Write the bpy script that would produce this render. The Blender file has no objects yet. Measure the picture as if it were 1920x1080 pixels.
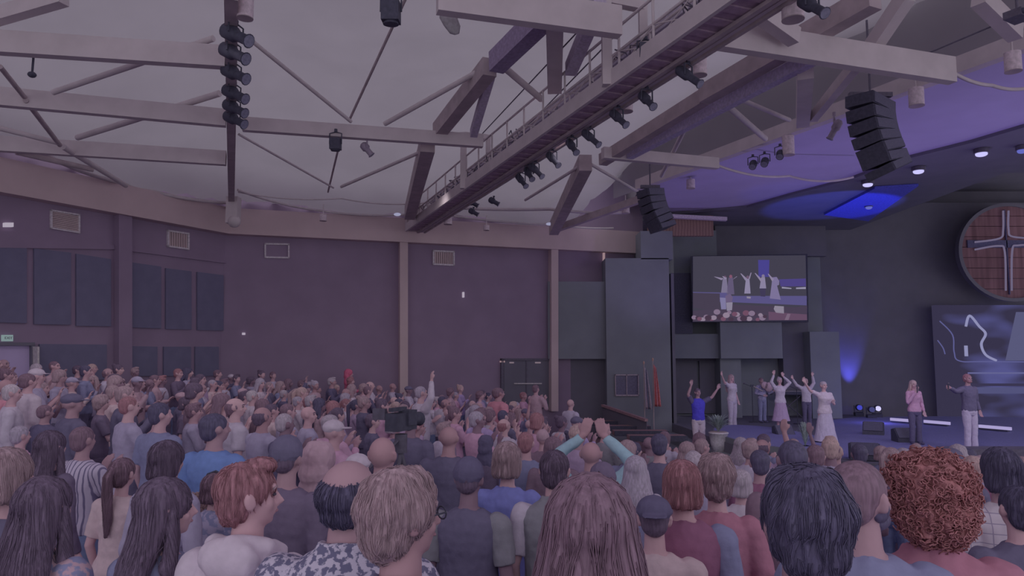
import bpy, bmesh, math, random
from mathutils import Vector, Matrix, Euler, noise
R = math.radians
PI = math.pi
sc = bpy.context.scene
col = sc.collection
# ------------------------------------------------------------------ camera
CZ = 3.1; F = 1350.0; PITCH = math.atan(125 / F)
cd = bpy.data.cameras.new('camera'); cam = bpy.data.objects.new('camera', cd); col.objects.link(cam)
cam.location = (0, 0, CZ); cam.rotation_euler = (PI / 2 + PITCH, 0, 0)
cd.sensor_width = 36; cd.lens = 36 * F / 1920; cd.clip_end = 300; cd.clip_start = .05
sc.camera = cam
# ------------------------------------------------------------------ light and exposure
w = bpy.data.worlds.new('world'); sc.world = w; w.use_nodes = True
bg = w.node_tree.nodes['Background']; bg.inputs[0].default_value = (.95, .93, 1.0, 1); bg.inputs[1].default_value = .78
sc.view_settings.view_transform = 'Standard'; sc.view_settings.look = 'None'
sc.view_settings.exposure = 0; sc.view_settings.gamma = 1; sc.view_settings.use_curve_mapping = False
sc.cycles.use_denoising = True; sc.cycles.max_bounces = 5; sc.cycles.diffuse_bounces = 3; sc.cycles.glossy_bounces = 2
sc.cycles.sample_clamp_indirect = 4

def lamp(kind, name, loc, target, energy, color, size=.1, angle=60, blend=.5, sx=None):
    ld = bpy.data.lights.new(name, kind); ld.energy = energy; ld.color = color
    if kind == 'SPOT': ld.spot_size = R(angle); ld.spot_blend = blend; ld.shadow_soft_size = size
    elif kind == 'POINT': ld.shadow_soft_size = size
    elif kind == 'AREA': ld.size = size; ld.shape = 'RECTANGLE'; ld.size_y = sx or size
    o = bpy.data.objects.new(name, ld); col.objects.link(o); o.location = loc
    if target is not None:
        o.rotation_euler = (Vector(target) - Vector(loc)).to_track_quat('-Z', 'Y').to_euler()
    return o

# ------------------------------------------------------------------ measuring in the picture frame (1920x1080)
_c, _s = math.cos(PITCH), math.sin(PITCH)
def ray(px, py):
    X = (px - 960) / F; Y = (540 - py) / F
    return Vector((X, _c - Y * _s, _s + Y * _c))
def PZ(px, py, z):                 # point at height z
    d = ray(px, py); t = (z - CZ) / d.z
    return Vector((d.x * t, d.y * t, z))
def PY(px, py, y):                 # point at distance y
    d = ray(px, py); t = y / d.y
    return Vector((d.x * t, y, CZ + d.z * t))
def PW(px, py, A, B):              # point on the upright plane through A and B
    n = Vector((B[1] - A[1], A[0] - B[0], 0)); d = ray(px, py)
    t = n.dot(Vector((A[0], A[1], 0))) / n.dot(Vector((d.x, d.y, 0)))
    return Vector((d.x * t, d.y * t, CZ + d.z * t))
def project(p):
    x, y, z = p[0], p[1], p[2] - CZ
    f = y * _c + z * _s; u = -y * _s + z * _c
    return (960 + F * x / f, 540 - F * u / f, f)

# ------------------------------------------------------------------ materials
def lin(v):
    v /= 255.0
    return v / 12.92 if v <= .04045 else ((v + .055) / 1.055) ** 2.4
KK = .30; GT = (1.0, 1.06, .93)
_mats = {}
def cl(c): m_ = max(c); return [v * min(1, .86 / m_) for v in c]
def gt(k): return (1.0, 1.0, .98) if abs(k - .20) < 1e-6 else GT
def mat(name, rgb, k=KK, rough=.85, kind=None, spec=.12, sc1=20., amt=.12, metal=0, rgb2=None, bump=0., trans=0, emit=0):
    key = name
    if key in _mats: return _mats[key]
    m = bpy.data.materials.new(name); m.use_nodes = True; nt = m.node_tree; N = nt.nodes; L = nt.links
    b = N['Principled BSDF']; c = cl([lin(v) / k * g_ for v, g_ in zip(rgb, gt(k))])
    b.inputs['Roughness'].default_value = rough; b.inputs['Specular IOR Level'].default_value = spec
    b.inputs['Metallic'].default_value = metal
    tc = N.new('ShaderNodeTexCoord'); mp = N.new('ShaderNodeMapping'); L.new(tc.outputs['Object'], mp.inputs[0])
    def mix(fac, c1, c2):
        x = N.new('ShaderNodeMix'); x.data_type = 'RGBA'
        if fac is not None: L.new(fac, x.inputs[0])
        for i, v in ((6, c1), (7, c2)):
            if isinstance(v, (list, tuple)): x.inputs[i].default_value = (*v[:3], 1)
            else: L.new(v, x.inputs[i])
        return x.outputs[2]
    c2 = cl([lin(v) / k * g_ for v, g_ in zip(rgb2, gt(k))]) if rgb2 else [v * (1 - amt * 2) for v in c]
    if kind in (None, 'noise', 'streak', 'speck'):
        t = N.new('ShaderNodeTexNoise'); t.inputs['Scale'].default_value = sc1; t.inputs['Detail'].default_value = 4
        if kind == 'streak': mp.inputs['Scale'].default_value = (1, 1, .06)
        L.new(mp.outputs[0], t.inputs[0]); r = N.new('ShaderNodeValToRGB')
        lo, hi = (.47, .53) if kind == 'speck' else (.35, .68)
        r.color_ramp.elements[0].position = lo; r.color_ramp.elements[1].position = hi
        L.new(t.outputs[0], r.inputs[0]); out = mix(r.outputs[0], c2, c); h = t.outputs[0]
    elif kind in ('stripe', 'plank', 'hstripe'):
        t = N.new('ShaderNodeTexWave'); t.wave_type = 'BANDS'; t.bands_direction = 'Z' if kind == 'hstripe' else 'X'
        t.inputs['Scale'].default_value = sc1; t.inputs['Distortion'].default_value = .6 if kind != 'plank' else 2.5
        if kind == 'plank': t.inputs['Detail'].default_value = 3
        L.new(mp.outputs[0], t.inputs[0]); r = N.new('ShaderNodeValToRGB')
        r.color_ramp.elements[0].position = .12 if kind == 'stripe' else .2; r.color_ramp.elements[1].position = .3 if kind == 'stripe' else .8
        L.new(t.outputs[0], r.inputs[0]); out = mix(r.outputs[0], c2, c); h = t.outputs[0]
    elif kind == 'plaid':
        t = N.new('ShaderNodeTexBrick'); t.offset = 0; t.inputs['Scale'].default_value = sc1
        t.inputs['Mortar Size'].default_value = .012; t.inputs['Color1'].default_value = (*c, 1); t.inputs['Color2'].default_value = (*[v * .93 for v in c], 1)
        t.inputs['Mortar'].default_value = (*c2, 1); mp.inputs['Rotation'].default_value = (PI / 2, 0, 0)
        L.new(mp.outputs[0], t.inputs[0]); out = t.outputs[0]; h = t.outputs[1]
    L.new(out, b.inputs['Base Color'])
    if bump:
        bp = N.new('ShaderNodeBump'); bp.inputs['Strength'].default_value = bump; bp.inputs['Distance'].default_value = .02
        L.new(h, bp.inputs['Height']); L.new(bp.outputs[0], b.inputs['Normal'])
    if trans:
        tr = N.new('ShaderNodeBsdfTranslucent'); L.new(out, tr.inputs[0]); ms = N.new('ShaderNodeMixShader'); ms.inputs[0].default_value = trans
        L.new(b.outputs[0], ms.inputs[1]); L.new(tr.outputs[0], ms.inputs[2]); L.new(ms.outputs[0], N['Material Output'].inputs[0])
    _mats[key] = m
    return m
def emit(name, rgb, strength=1.0):
    if name in _mats: return _mats[name]
    m = bpy.data.materials.new(name); m.use_nodes = True; nt = m.node_tree
    b = nt.nodes['Principled BSDF']; b.inputs['Base Color'].default_value = (.02, .02, .03, 1)
    b.inputs['Emission Color'].default_value = (*[lin(v) for v in rgb], 1); b.inputs['Emission Strength'].default_value = strength
    b.inputs['Roughness'].default_value = .6; b.inputs['Specular IOR Level'].default_value = 0
    b.inputs['Base Color'].default_value = (0, 0, 0, 1)
    _mats[name] = m
    return m

# ------------------------------------------------------------------ mesh building
class MB:
    def __init__(s): s.v = []; s.f = []; s.m = []; s.sm = []
    def add(s, vs, fs, mi=0, smooth=False):
        o = len(s.v); s.v += [tuple(v) for v in vs]
        for f in fs: s.f.append([o + i for i in f]); s.m.append(mi); s.sm.append(smooth)
    def box(s, c, d, rot=None, mi=0):
        c = Vector(c); h = Vector(d) / 2
        vs = [Vector((x * h.x, y * h.y, z * h.z)) for x in (-1, 1) for y in (-1, 1) for z in (-1, 1)]
        if rot is not None: vs = [rot @ v for v in vs]
        s.add([c + v for v in vs], [(0, 1, 3, 2), (4, 6, 7, 5), (0, 4, 5, 1), (2, 3, 7, 6), (0, 2, 6, 4), (1, 5, 7, 3)], mi)
    def beam(s, a, b, wd, ht, mi=0):       # upright box section running from a to b
        a = Vector(a); b = Vector(b); d = (b - a)
        if d.length < 1e-5: return
        dn = d.normalized(); up = Vector((0, 0, 1))
        if abs(dn.z) > .95: up = Vector((0, 1, 0))
        r = dn.cross(up).normalized(); u = r.cross(dn).normalized()
        vs = []
        for p in (a, b):
            for x, y in ((-1, -1), (1, -1), (1, 1), (-1, 1)): vs.append(p + r * (x * wd / 2) + u * (y * ht / 2))
        s.add(vs, [(0, 1, 2, 3), (7, 6, 5, 4), (0, 4, 5, 1), (1, 5, 6, 2), (2, 6, 7, 3), (3, 7, 4, 0)], mi)
    def tube(s, pts, rad, seg=8, mi=0, caps=True, smooth=True):
        pts = [Vector(p) for p in pts]; n = len(pts)
        if not isinstance(rad, (list, tuple)): rad = [rad] * n
        vs = []; prev = None
        for i, p in enumerate(pts):
            t = (pts[min(i + 1, n - 1)] - pts[max(i - 1, 0)])
            t = t.normalized() if t.length > 1e-7 else Vector((0, 0, 1))
            if prev is None: ref = Vector((0, 0, 1)) if abs(t.z) < .9 else Vector((1, 0, 0)); r = t.cross(ref).normalized()
            else: r = (prev - t * prev.dot(t)).normalized()
            prev = r; u = t.cross(r)
            for k in range(seg):
                a = 2 * PI * k / seg; vs.append(p + (r * math.cos(a) + u * math.sin(a)) * rad[i])
        fs = []
        for i in range(n - 1):
            for k in range(seg):
                k2 = (k + 1) % seg; fs.append((i * seg + k, i * seg + k2, (i + 1) * seg + k2, (i + 1) * seg + k))
        s.add(vs, fs, mi, smooth)
        if caps:
            s.add(vs[:seg], [tuple(range(seg))[::-1]], mi); s.add(vs[-seg:], [tuple(range(seg))], mi)
    def ball(s, c, r, seg=12, rings=8, rot=None, mi=0):
        c = Vector(c); r = Vector(r) if isinstance(r, (tuple, list, Vector)) else Vector((r, r, r)); vs = []; fs = []
        for i in range(rings + 1):
            th = PI * i / rings
            if i in (0, rings): vs.append(Vector((0, 0, r.z * math.cos(th)))); continue
            for k in range(seg):
                a = 2 * PI * k / seg; vs.append(Vector((r.x * math.sin(th) * math.cos(a), r.y * math.sin(th) * math.sin(a), r.z * math.cos(th))))
        last = len(vs) - 1
        for k in range(seg): fs.append((0, 1 + k, 1 + (k + 1) % seg))
        for i in range(rings - 2):
            for k in range(seg):
                a = 1 + i * seg + k; b = 1 + i * seg + (k + 1) % seg; fs.append((a, a + seg, b + seg, b))
        for k in range(seg): fs.append((last, 1 + (rings - 2) * seg + (k + 1) % seg, 1 + (rings - 2) * seg + k))
        if rot is not None: vs = [rot @ v for v in vs]
        s.add([c + v for v in vs], fs, mi, True)
    def loft(s, secs, seg=24, mi=0, power=2.0):        # (z, cx, cy, rx, ry)
        vs = []
        for z, cx, cy, rx, ry in secs:
            for k in range(seg):
                a = 2 * PI * k / seg; ca, sa = math.cos(a), math.sin(a); e = 2 / power
                vs.append((cx + rx * math.copysign(abs(ca) ** e, ca), cy + ry * math.copysign(abs(sa) ** e, sa), z))
        fs = []
        for i in range(len(secs) - 1):
            for k in range(seg):
                k2 = (k + 1) % seg; fs.append((i * seg + k, i * seg + k2, (i + 1) * seg + k2, (i + 1) * seg + k))
        fs.append(tuple(range(seg))[::-1]); fs.append(tuple(range((len(secs) - 1) * seg, len(secs) * seg)))
        s.add(vs, fs, mi, True)
    def prism(s, poly, z0, z1, mi=0):
        n = len(poly); vs = [(p[0], p[1], z0) for p in poly] + [(p[0], p[1], z1) for p in poly]
        fs = [tuple(range(n))[::-1], tuple(range(n, 2 * n))] + [(i, (i + 1) % n, n + (i + 1) % n, n + i) for i in range(n)]
        s.add(vs, fs, mi)
    def mesh(s, name):
        me = bpy.data.meshes.new(name); me.from_pydata(s.v, [], s.f)
        me.polygons.foreach_set('material_index', s.m); me.polygons.foreach_set('use_smooth', s.sm); me.update()
        return me
    def build(s, name, mats, parent=None, loc=(0, 0, 0), rot=None, fix=True):
        me = s.mesh(name)
        if fix:
            bm = bmesh.new(); bm.from_mesh(me); bmesh.ops.recalc_face_normals(bm, faces=bm.faces); bm.to_mesh(me); bm.free()
        for m in (mats if isinstance(mats, (list, tuple)) else [mats]): me.materials.append(m)
        o = bpy.data.objects.new(name, me); col.objects.link(o); o.location = loc
        if rot is not None: o.rotation_euler = rot
        if parent is not None: o.parent = parent
        return o
def tag(o, label=None, cat=None, group=None, kind=None):
    if label: o['label'] = label
    if cat: o['category'] = cat
    if group: o['group'] = group
    if kind: o['kind'] = kind
    return o
def empty(name, loc=(0, 0, 0), rz=0, label=None, cat=None, group=None):
    o = bpy.data.objects.new(name, None); col.objects.link(o); o.location = loc; o.rotation_euler = (0, 0, rz); o.empty_display_size = .1
    return tag(o, label, cat, group)
def copy_tree(o, parent=None):
    c = o.copy(); col.objects.link(c); c.parent = parent
    for ch in [x for x in bpy.data.objects if x.parent == o]: copy_tree(ch, c)
    return c
def struct(name, mb, m): return tag(mb.build(name, m), kind='structure')

# ------------------------------------------------------------------ palette (setting)
M_floor = mat('dark_carpet', (66, 60, 76), k=.2, sc1=8)
M_wall = mat('maroon_plaster', (74, 62, 80), k=.185, sc1=1.2, amt=.05)
M_wallblue = mat('slate_plaster', (70, 69, 80), k=.205, sc1=1.5, amt=.05)
M_dark = mat('dark_plaster', (63, 59, 72), k=.22, sc1=1.5, amt=.05)
M_panel = mat('charcoal_felt', (62, 58, 78), k=.21, sc1=3, amt=.05)
M_band = mat('taupe_paint', (106, 91, 100), k=.201, sc1=1.0, amt=.05)
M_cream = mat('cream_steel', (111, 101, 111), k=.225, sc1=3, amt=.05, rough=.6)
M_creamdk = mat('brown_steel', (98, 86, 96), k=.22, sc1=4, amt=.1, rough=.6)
M_metal = mat('dark_metal', (62, 56, 72), k=.27, rough=.5, spec=.3)
M_black = mat('black_cabinet', (56, 53, 70), k=.36, rough=.6, spec=.2)
M_fabric = mat('white_tent_fabric', (121, 112, 127), k=.385, sc1=.7, amt=.04, trans=.5)
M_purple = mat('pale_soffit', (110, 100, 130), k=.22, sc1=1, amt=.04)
M_white = mat('white_paint', (140, 130, 142), k=.33)
M_deck = mat('blue_lit_carpet', (80, 76, 112), k=.26, sc1=30, amt=.08)  # blue stage light put into the carpet colour
M_wood = mat('warm_wood', (104, 80, 82), k=.34, kind='plank', sc1=3, amt=.12)
M_woodfl = mat('brown_wood_floor', (92, 72, 80), k=.26, kind='plank', sc1=5, amt=.08)

# ------------------------------------------------------------------ floor: bowl that rises away from the stage
SX, SY = 11.0, 19.0
def floor_z(x, y):
    r = math.hypot(x - SX, y - SY)
    z = CZ - 1.8 - .105 * (22 - r)
    return max(0.0, min(z, 2.2))
mb = MB(); nx, ny = 60, 80; vs = []
for j in range(ny + 1):
    for i in range(nx + 1):
        x = -22 + 44 * i / nx; y = -4 + 38 * j / ny; vs.append((x, y, floor_z(x, y)))
fs = [(j * (nx + 1) + i, j * (nx + 1) + i + 1, (j + 1) * (nx + 1) + i + 1, (j + 1) * (nx + 1) + i) for j in range(ny) for i in range(nx)]
mb.add(vs, fs, 0, True); struct('floor', mb, M_floor)

# ------------------------------------------------------------------ left and back walls with the deep fascia above
ZF = CZ + 3.6
A0 = PZ(-260, 312, ZF); A1 = PZ(430, 438, ZF); A2 = PZ(1202, 475, ZF)
def off(p, q, d):                  # push the pair away from the room by d
    n = Vector((-(q.y - p.y), q.x - p.x, 0)).normalized()
    return p + n * d, q + n * d
def wallbox(name, p, q, z0, z1, m, th=.3):
    b = MB(); a, c = off(p, q, th); b.prism([p, q, c, a], z0, z1); return struct(name, b, m)
W0, W1a = off(A0, A1, .35); W1b, W2 = off(A1, A2, .35)
def meet(p1, p2, p3, p4):
    d1 = p2 - p1; d2 = p4 - p3; den = d1.x * d2.y - d1.y * d2.x
    t = ((p3.x - p1.x) * d2.y - (p3.y - p1.y) * d2.x) / den; return p1 + d1 * t
W1 = meet(W0, W1a, W1b, W2)
Wm = W0 + (W0 - W1).normalized() * 14
wallbox('wall_left', Wm, W1, 0, 9.5, M_wall)
wallbox('wall_back', W1, W2 + (W2 - W1) * .02, 0, 9.5, M_wall)
b = MB(); b.box((13, 28.9, 7), (24, .3, 7.4)); struct('wall_rear', b, M_dark)
fb = MB(); zt = ZF + .78
i0, i1 = W0 - Vector((0, 0, 0)), W1
fb.prism([A0 + (A0 - A1).normalized() * 10, A1, W1 + Vector((0, -.01, 0)), W0 + (A0 - A1).normalized() * 10], ZF, zt)
fb.prism([A1, A2, off(A1, A2, .35)[1], W1], ZF, zt)
struct('trim_1', fb, M_band)
def on1(px, py): return PW(px, py, W0, W1)
def on2(px, py): return PW(px, py, W1, W2)
def wallrect(b, fn, x0, y0, x1, y1, th, outw=0.0, mi=0, y0b=None, y1b=None):     # slab standing off the wall by th
    P = [fn(x0, y0), fn(x1, y0b if y0b is not None else y0), fn(x1, y1b if y1b is not None else y1), fn(x0, y1)]
    A, B = (W0, W1) if fn is on1 else (W1, W2)
    n = Vector((B.y - A.y, -(B.x - A.x), 0)).normalized()
    vs = [p + n * outw for p in P] + [p + n * (outw + th) for p in P]
    b.add(vs, [(0, 1, 2, 3), (7, 6, 5, 4), (0, 4, 5, 1), (1, 5, 6, 2), (2, 6, 7, 3), (3, 7, 4, 0)], mi)
# pilaster and ledge on the left wall
b = MB(); wallrect(b, on1, 213, 398, 238, 760, .22, y0b=402, y1b=760); struct('trim_2', b, M_wall)
b = MB(); wallrect(b, on1, -120, 418, 212, 463, .06, 0, y0b=430 + 32 - 2, y1b=468); struct('trim_3', b, M_wall)
b = MB(); wallrect(b, on1, 240, 466, 422, 471, .06, 0, y0b=490, y1b=494); struct('trim_4', b, M_wall)
AC = [(-60, 448, 48, 603, 462, 606), (62, 466, 131, 608, 474, 609), (141, 476, 206, 611, 486, 612), (244, 492, 300, 614, 500, 616), (309, 503, 357, 617, 509, 618), (368, 510, 417, 619, 516, 620),
      (240, 649, 293, 705, 650, 705), (305, 650, 356, 705, 650, 705), (364, 650, 408, 705, 650, 705), (72, 645, 198, 712, 646, 712)]
names = ['cut off by the frame edge', 'left of the middle of the first bay', 'beside the wall pilaster, first bay', 'just right of the wall pilaster', 'in the middle of the second bay', 'beside the room corner',
         'low on the wall just right of the pilaster', 'low on the wall in the middle of the second bay', 'low on the wall beside the room corner', 'wide and low between doorway and pilaster']
for (x0, y0, x1, y1, y0b, y1b), nm in zip(AC, names):
    b = MB(); wallrect(b, on1, x0, y0, x1, y1, .05, .003, y0b=y0b, y1b=y1b)
    tag(b.build('acoustic_baffle', M_panel), 'dark felt acoustic panel ' + nm, 'wall panel', 'acoustic panels on the left wall')
# doorway, light of the room behind put into a flat slab's pale colour (left edge)
door = empty('door_1'); tag(door, kind='structure')
b = MB(); wallrect(b, on1, -70, 642, 60, 648, .12, 0); wallrect(b, on1, 54, 646, 61, 730, .12, 0); b.build('door_frame', M_dark, door)
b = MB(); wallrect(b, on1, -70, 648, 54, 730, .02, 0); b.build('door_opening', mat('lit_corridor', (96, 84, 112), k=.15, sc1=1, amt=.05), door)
b = MB(); wallrect(b, on1, 56, 650, 60, 730, .2, .1); b.build('door_leaf', M_white, door)
# double door on the back wall
door = empty('door_2'); tag(door, kind='structure')
b = MB(); wallrect(b, on2, 944, 676, 1028, 765, .06, 0); b.build('door_leaf', M_dark, door)
b = MB(); wallrect(b, on2, 938, 672, 1030, 676, .1, 0); wallrect(b, on2, 938, 672, 943, 765, .1, 0); wallrect(b, on2, 985, 676, 987, 765, .02, .065); b.build('door_frame', M_metal, door)
b = MB(); wallrect(b, on2, 962, 718, 1014, 720, .04, .07); b.build('push_bar', M_white, door)
# columns
def post(name, fn, x0, y0, x1, y1, th, m):
    b = MB(); wallrect(b, fn, x0, y0, x1, y1, th, 0); return struct(name, b, m)
post('pillar_1', on2, 747, 452, 762, 770, .3, M_band)
post('pillar_2', on2, 1028, 466, 1041, 770, .3, M_band)
# vents
def vent(fn, x0, y0, x1, y1, dy, label, slats, m1):
    t = empty('wall_vent', fn(x0, y1), 0, label, 'vent', 'return air vents under the fascia')
    b = MB(); f = 3
    wallrect(b, fn, x0, y0, x1, y0 + f, .06, 0, y0b=y0 + dy, y1b=y0 + f + dy); wallrect(b, fn, x0, y1 - f, x1, y1, .06, 0, y0b=y1 - f + dy, y1b=y1 + dy)
    wallrect(b, fn, x0, y0, x0 + f, y1, .06, 0); wallrect(b, fn, x1 - f, y0 + dy, x1, y1 + dy, .06, 0)
    b.build('vent_frame', m1, t)
    b = MB(); wallrect(b, fn, x0 + f, y0 + f, x1 - f, y1 - f, .01, 0, y0b=y0 + f + dy, y1b=y1 - f + dy); b.build('backing', M_creamdk if slats != 0 else M_wall, t)
    if slats:
        b = MB()
        n = abs(slats)
        for i in range(n):
            q = (i + .5) / n
            if slats > 0:
                y = y0 + f + (y1 - y0 - 2 * f) * q; wallrect(b, fn, x0 + f, y - 1, x1 - f, y + .8, .03, .01, y0b=y - 1 + dy, y1b=y + .8 + dy)
            else:
                x = x0 + f + (x1 - x0 - 2 * f) * q; wallrect(b, fn, x - 1, y0 + f + dy * q, x + 1, y1 - f + dy * q, .03, .01)
        b.build('louvre', M_band, t)
    for c in [o for o in bpy.data.objects if o.parent == t]: c.location = -t.location
M_vent = mat('pale_vent_metal', (132, 122, 136), k=.24)
vent(on1, 93, 393, 148, 429, 9, 'wide pale vent with fine louvres, first from the doorway end', 9, M_vent)
vent(on1, 312, 431, 353, 463, 6, 'pale vent with upright slats near the room corner', -8, M_vent)
vent(on2, 496, 456, 543, 484, 1, 'thin white framed vent opening showing dark wall inside', 0, M_vent)
vent(on2, 811, 469, 852, 497, 2, 'pale grilled vent right of the tall cream pillar', -9, M_vent)
# signs and small wall lamps
def exitsign(fn, x0, y0, x1, y1, label, rgb):
    t = empty('exit_sign', fn((x0 + x1) / 2, y1), 0, label, 'sign')
    b = MB(); wallrect(b, fn, x0, y0, x1, y1, .08, 0); o = b.build('sign_box', emit('sign_' + label[:4], rgb, 1), t); o.location = -t.location
    A, B = (W0, W1) if fn is on1 else (W1, W2)
    fc = bpy.data.curves.new('sign_text', 'FONT'); fc.body = 'EXIT'; fc.align_x = 'CENTER'; fc.align_y = 'CENTER'
    p0 = fn(x0, (y0 + y1) / 2); p1 = fn(x1, (y0 + y1) / 2); fc.size = (p1 - p0).length * .38; fc.extrude = .004
    tmp = bpy.data.objects.new('tmp', fc); col.objects.link(tmp); dg = bpy.context.evaluated_depsgraph_get(); me = bpy.data.meshes.new_from_object(tmp.evaluated_get(dg)); bpy.data.objects.remove(tmp)
    me.materials.clear(); me.materials.append(M_dark); to = bpy.data.objects.new('sign_text', me); col.objects.link(to)
    n = Vector((B.y - A.y, -(B.x - A.x), 0)).normalized(); to.parent = t
    to.location = (p0 + p1) / 2 + n * .1 - t.location; to.rotation_euler = (PI / 2, 0, math.atan2(B.y - A.y, B.x - A.x))
exitsign(on1, 2, 628, 21, 640, 'pale green lit exit sign above the bright doorway', (122, 140, 142))
exitsign(on2, 1070, 655, 1084, 664, 'small white lit exit sign above the dark opening near the stage', (165, 160, 178))
def walllight(fn, px, py, w_, h_, label, rgb=(170, 160, 175)):
    b = MB(); wallrect(b, fn, px - w_, py - h_, px + w_, py + h_, .1, 0)
    o = b.build('wall_light', emit('wl%d' % rgb[0], rgb, 1)); tag(o, label, 'light', 'small wall lights')
walllight(on1, 13, 422, 8, 4, 'small white emergency light left of the first vent')
walllight(on2, 457, 626, 3, 2, 'tiny white light alone on the back wall near the corner')
walllight(on2, 868, 553, 1.5, 5, 'thin upright white light below the grilled vent')
walllight(on2, 941, 678, 4, 1.5, 'small warm light just left of the double door', (150, 125, 130))
walllight(on2, 958, 680, 4, 1.2, 'dim light over the left leaf of the double door', (125, 110, 120))
walllight(on2, 1007, 680, 5, 1.2, 'dim light over the right leaf of the double door', (125, 110, 121))
walllight(on2, 1131, 484, 1.2, 11, 'thin upright white rod light under the fascia end', (150, 135, 145))

# ------------------------------------------------------------------ slate walls stepping round to the stage
def faceY(name, x0, y0, x1, y1, Y, th, m, kind=True, zb=None):
    p0 = PY(x0, y0, Y); p1 = PY(x1, y1, Y); b = MB(); zb = p1.z if zb is None else zb
    b.box(((p0.x + p1.x) / 2, Y + th / 2, (p0.z + zb) / 2), (abs(p1.x - p0.x), th, abs(p0.z - zb)))
    return struct(name, b, m) if kind else b.build(name, m)
faceY('wall_slate_bulkhead', 1027, 528, 1137, 673, 24.6, .8, M_wallblue)
faceY('wall_opening_back', 1041, 670, 1137, 790, 25.0, .1, M_dark, zb=0)
faceY('wall_slate', 1135, 484, 1260, 790, 24.4, 1.5, M_wallblue, zb=0)
faceY('wall_slate_upper', 1201, 433, 1262, 486, 24.4, 1.5, M_wallblue)
b = MB(); pA = PY(1262, 428, 24.4); pB = PY(1262, 428, 27.6)
faceY('wall_stage_left', 1256, 425, 1550, 800, 27.6, .4, M_wallblue, zb=0)
b = MB(); a = PY(1259, 512, 24.4); c = PY(1259, 790, 24.4); b.box((a.x + .05, 26.1, (a.z + 0) / 2), (.1, 3.2, a.z)); struct('wall_return', b, M_dark)
faceY('wall_screen_surround', 1262, 626, 1465, 672, 26.6, .9, M_wallblue)
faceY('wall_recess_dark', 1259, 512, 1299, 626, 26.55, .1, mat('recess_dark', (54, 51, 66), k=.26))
faceY('wall_pier', 1350, 603, 1468, 672, 26.3, .5, M_wallblue)
faceY('wall_pier_upper', 1262, 432, 1345, 512, 26.9, .6, M_wallblue)
faceY('wall_upper', 1340, 404, 1550, 480, 27.3, .3, M_dark)
faceY('wall_pier_lower', 1350, 672, 1392, 780, 26.7, .8, M_wallblue, zb=0)
faceY('wall_pier_right', 1518, 622, 1580, 790, 26.4, 1.0, M_wallblue, zb=0)
faceY('wall_stage_back', 1500, 380, 2250, 800, 28.2, .4, M_dark, zb=0)
faceY('wall_baffle', 1466, 604, 1520, 740, 27.0, .5, M_dark)
door = empty('door_3'); tag(door, kind='structure')
for x0, x1 in ((1266, 1309), (1311, 1350)):
    o = faceY('door_leaf', x0, 676, x1, 775, 27.45, .1, M_dark, False); o.parent = door
o = faceY('door_frame', 1262, 672, 1352, 677, 27.3, .25, M_metal, False); o.parent = door
walls_w = faceY('wall_wood_strip', 1215, 404, 1338, 442, 24.6, .2, M_wood)
b = MB(); b.beam(PY(1228, 404, 24.3), PY(1362, 411, 24.3), .2, .12); struct('trim_5', b, mat('pale_soffit_edge', (128, 118, 130), k=.2))
# notice board / framed window on the slate wall
t = empty('framed_window', PY(1175, 743, 24.38), 0, 'wide dark window with thin pale frame on the slate wall', 'window frame')
b = MB()
for (x0, y0, x1, y1) in ((1153, 702, 1198, 704), (1153, 740, 1198, 742.5), (1153, 702, 1155, 742), (1174, 702, 1176, 742), (1196, 702, 1198, 742)):
    p0 = PY(x0, y0, 24.35); p1 = PY(x1, y1, 24.35); b.box((p0 + p1) / 2, (p1.x - p0.x, .06, p0.z - p1.z))
o = b.build('frame', mat('frame_metal', (104, 92, 106), k=.22), t); o.location = -t.location
b = MB(); p0 = PY(1154, 703, 24.38); p1 = PY(1197, 742, 24.38); b.box((p0 + p1) / 2, (p1.x - p0.x, .03, p0.z - p1.z)); o = b.build('pane', mat('dark_glass', (56, 52, 70), k=.2, rough=.3, spec=.4), t); o.location = -t.location
# ramp with handrail and wooden side floor
ramp = MB(); q = [PZ(1105, 786, .25), PZ(1245, 786, .35), PZ(1330, 846, .35), PZ(1040, 846, .1)]
ramp.prism([(v.x, v.y) for v in q], 0, .25); struct('floor_wood_apron', ramp, M_woodfl)
t = empty('ramp_wall', PY(1130, 765, 22.5), 0, 'low dark sloping ramp wall with brown handrail', 'ramp wall')
b = MB(); pts = [(PY(1130, 762, 23.2), PY(1130, 785, 23.2)), (PY(1212, 790, 20.6), PY(1212, 812, 20.6))]
(a1, a2), (b1, b2) = pts; dn = Vector((.04, .12, 0))
b.add([a1, b1, b2 - Vector((0, 0, .3)), a2 - Vector((0, 0, .3)), a1 + dn, b1 + dn, b2 + dn - Vector((0, 0, .3)), a2 + dn - Vector((0, 0, .3))], [(0, 1, 2, 3), (7, 6, 5, 4), (0, 4, 5, 1), (1, 5, 6, 2), (2, 6, 7, 3), (3, 7, 4, 0)])
o = b.build('panel', M_dark, t); o.location = -t.location
b = MB(); b.beam(a1 + Vector((0, 0, .03)), b1 + Vector((0, 0, .03)), .1, .07); o = b.build('handrail', mat('rail_wood', (98, 76, 86), k=.24), t); o.location = -t.location
t = empty('stage_stair', PY(1185, 800, 21), 0, 'dark edged wooden stair flight beside the ramp wall', 'stairs')
for i in range(4):
    b = MB(); p = PY(1120 + i * 30, 789 + i * 9, 22.5 - i * 1.1); b.box(p + Vector((.3, 0, -.06)), (1.5, .5, .12)); o = b.build('step', M_woodfl, t); o.location = -t.location
    b = MB(); b.box(p + Vector((.3, -.26, -.06)), (1.5, .04, .14)); n_ = b.build('nosing', M_black, o)

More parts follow.
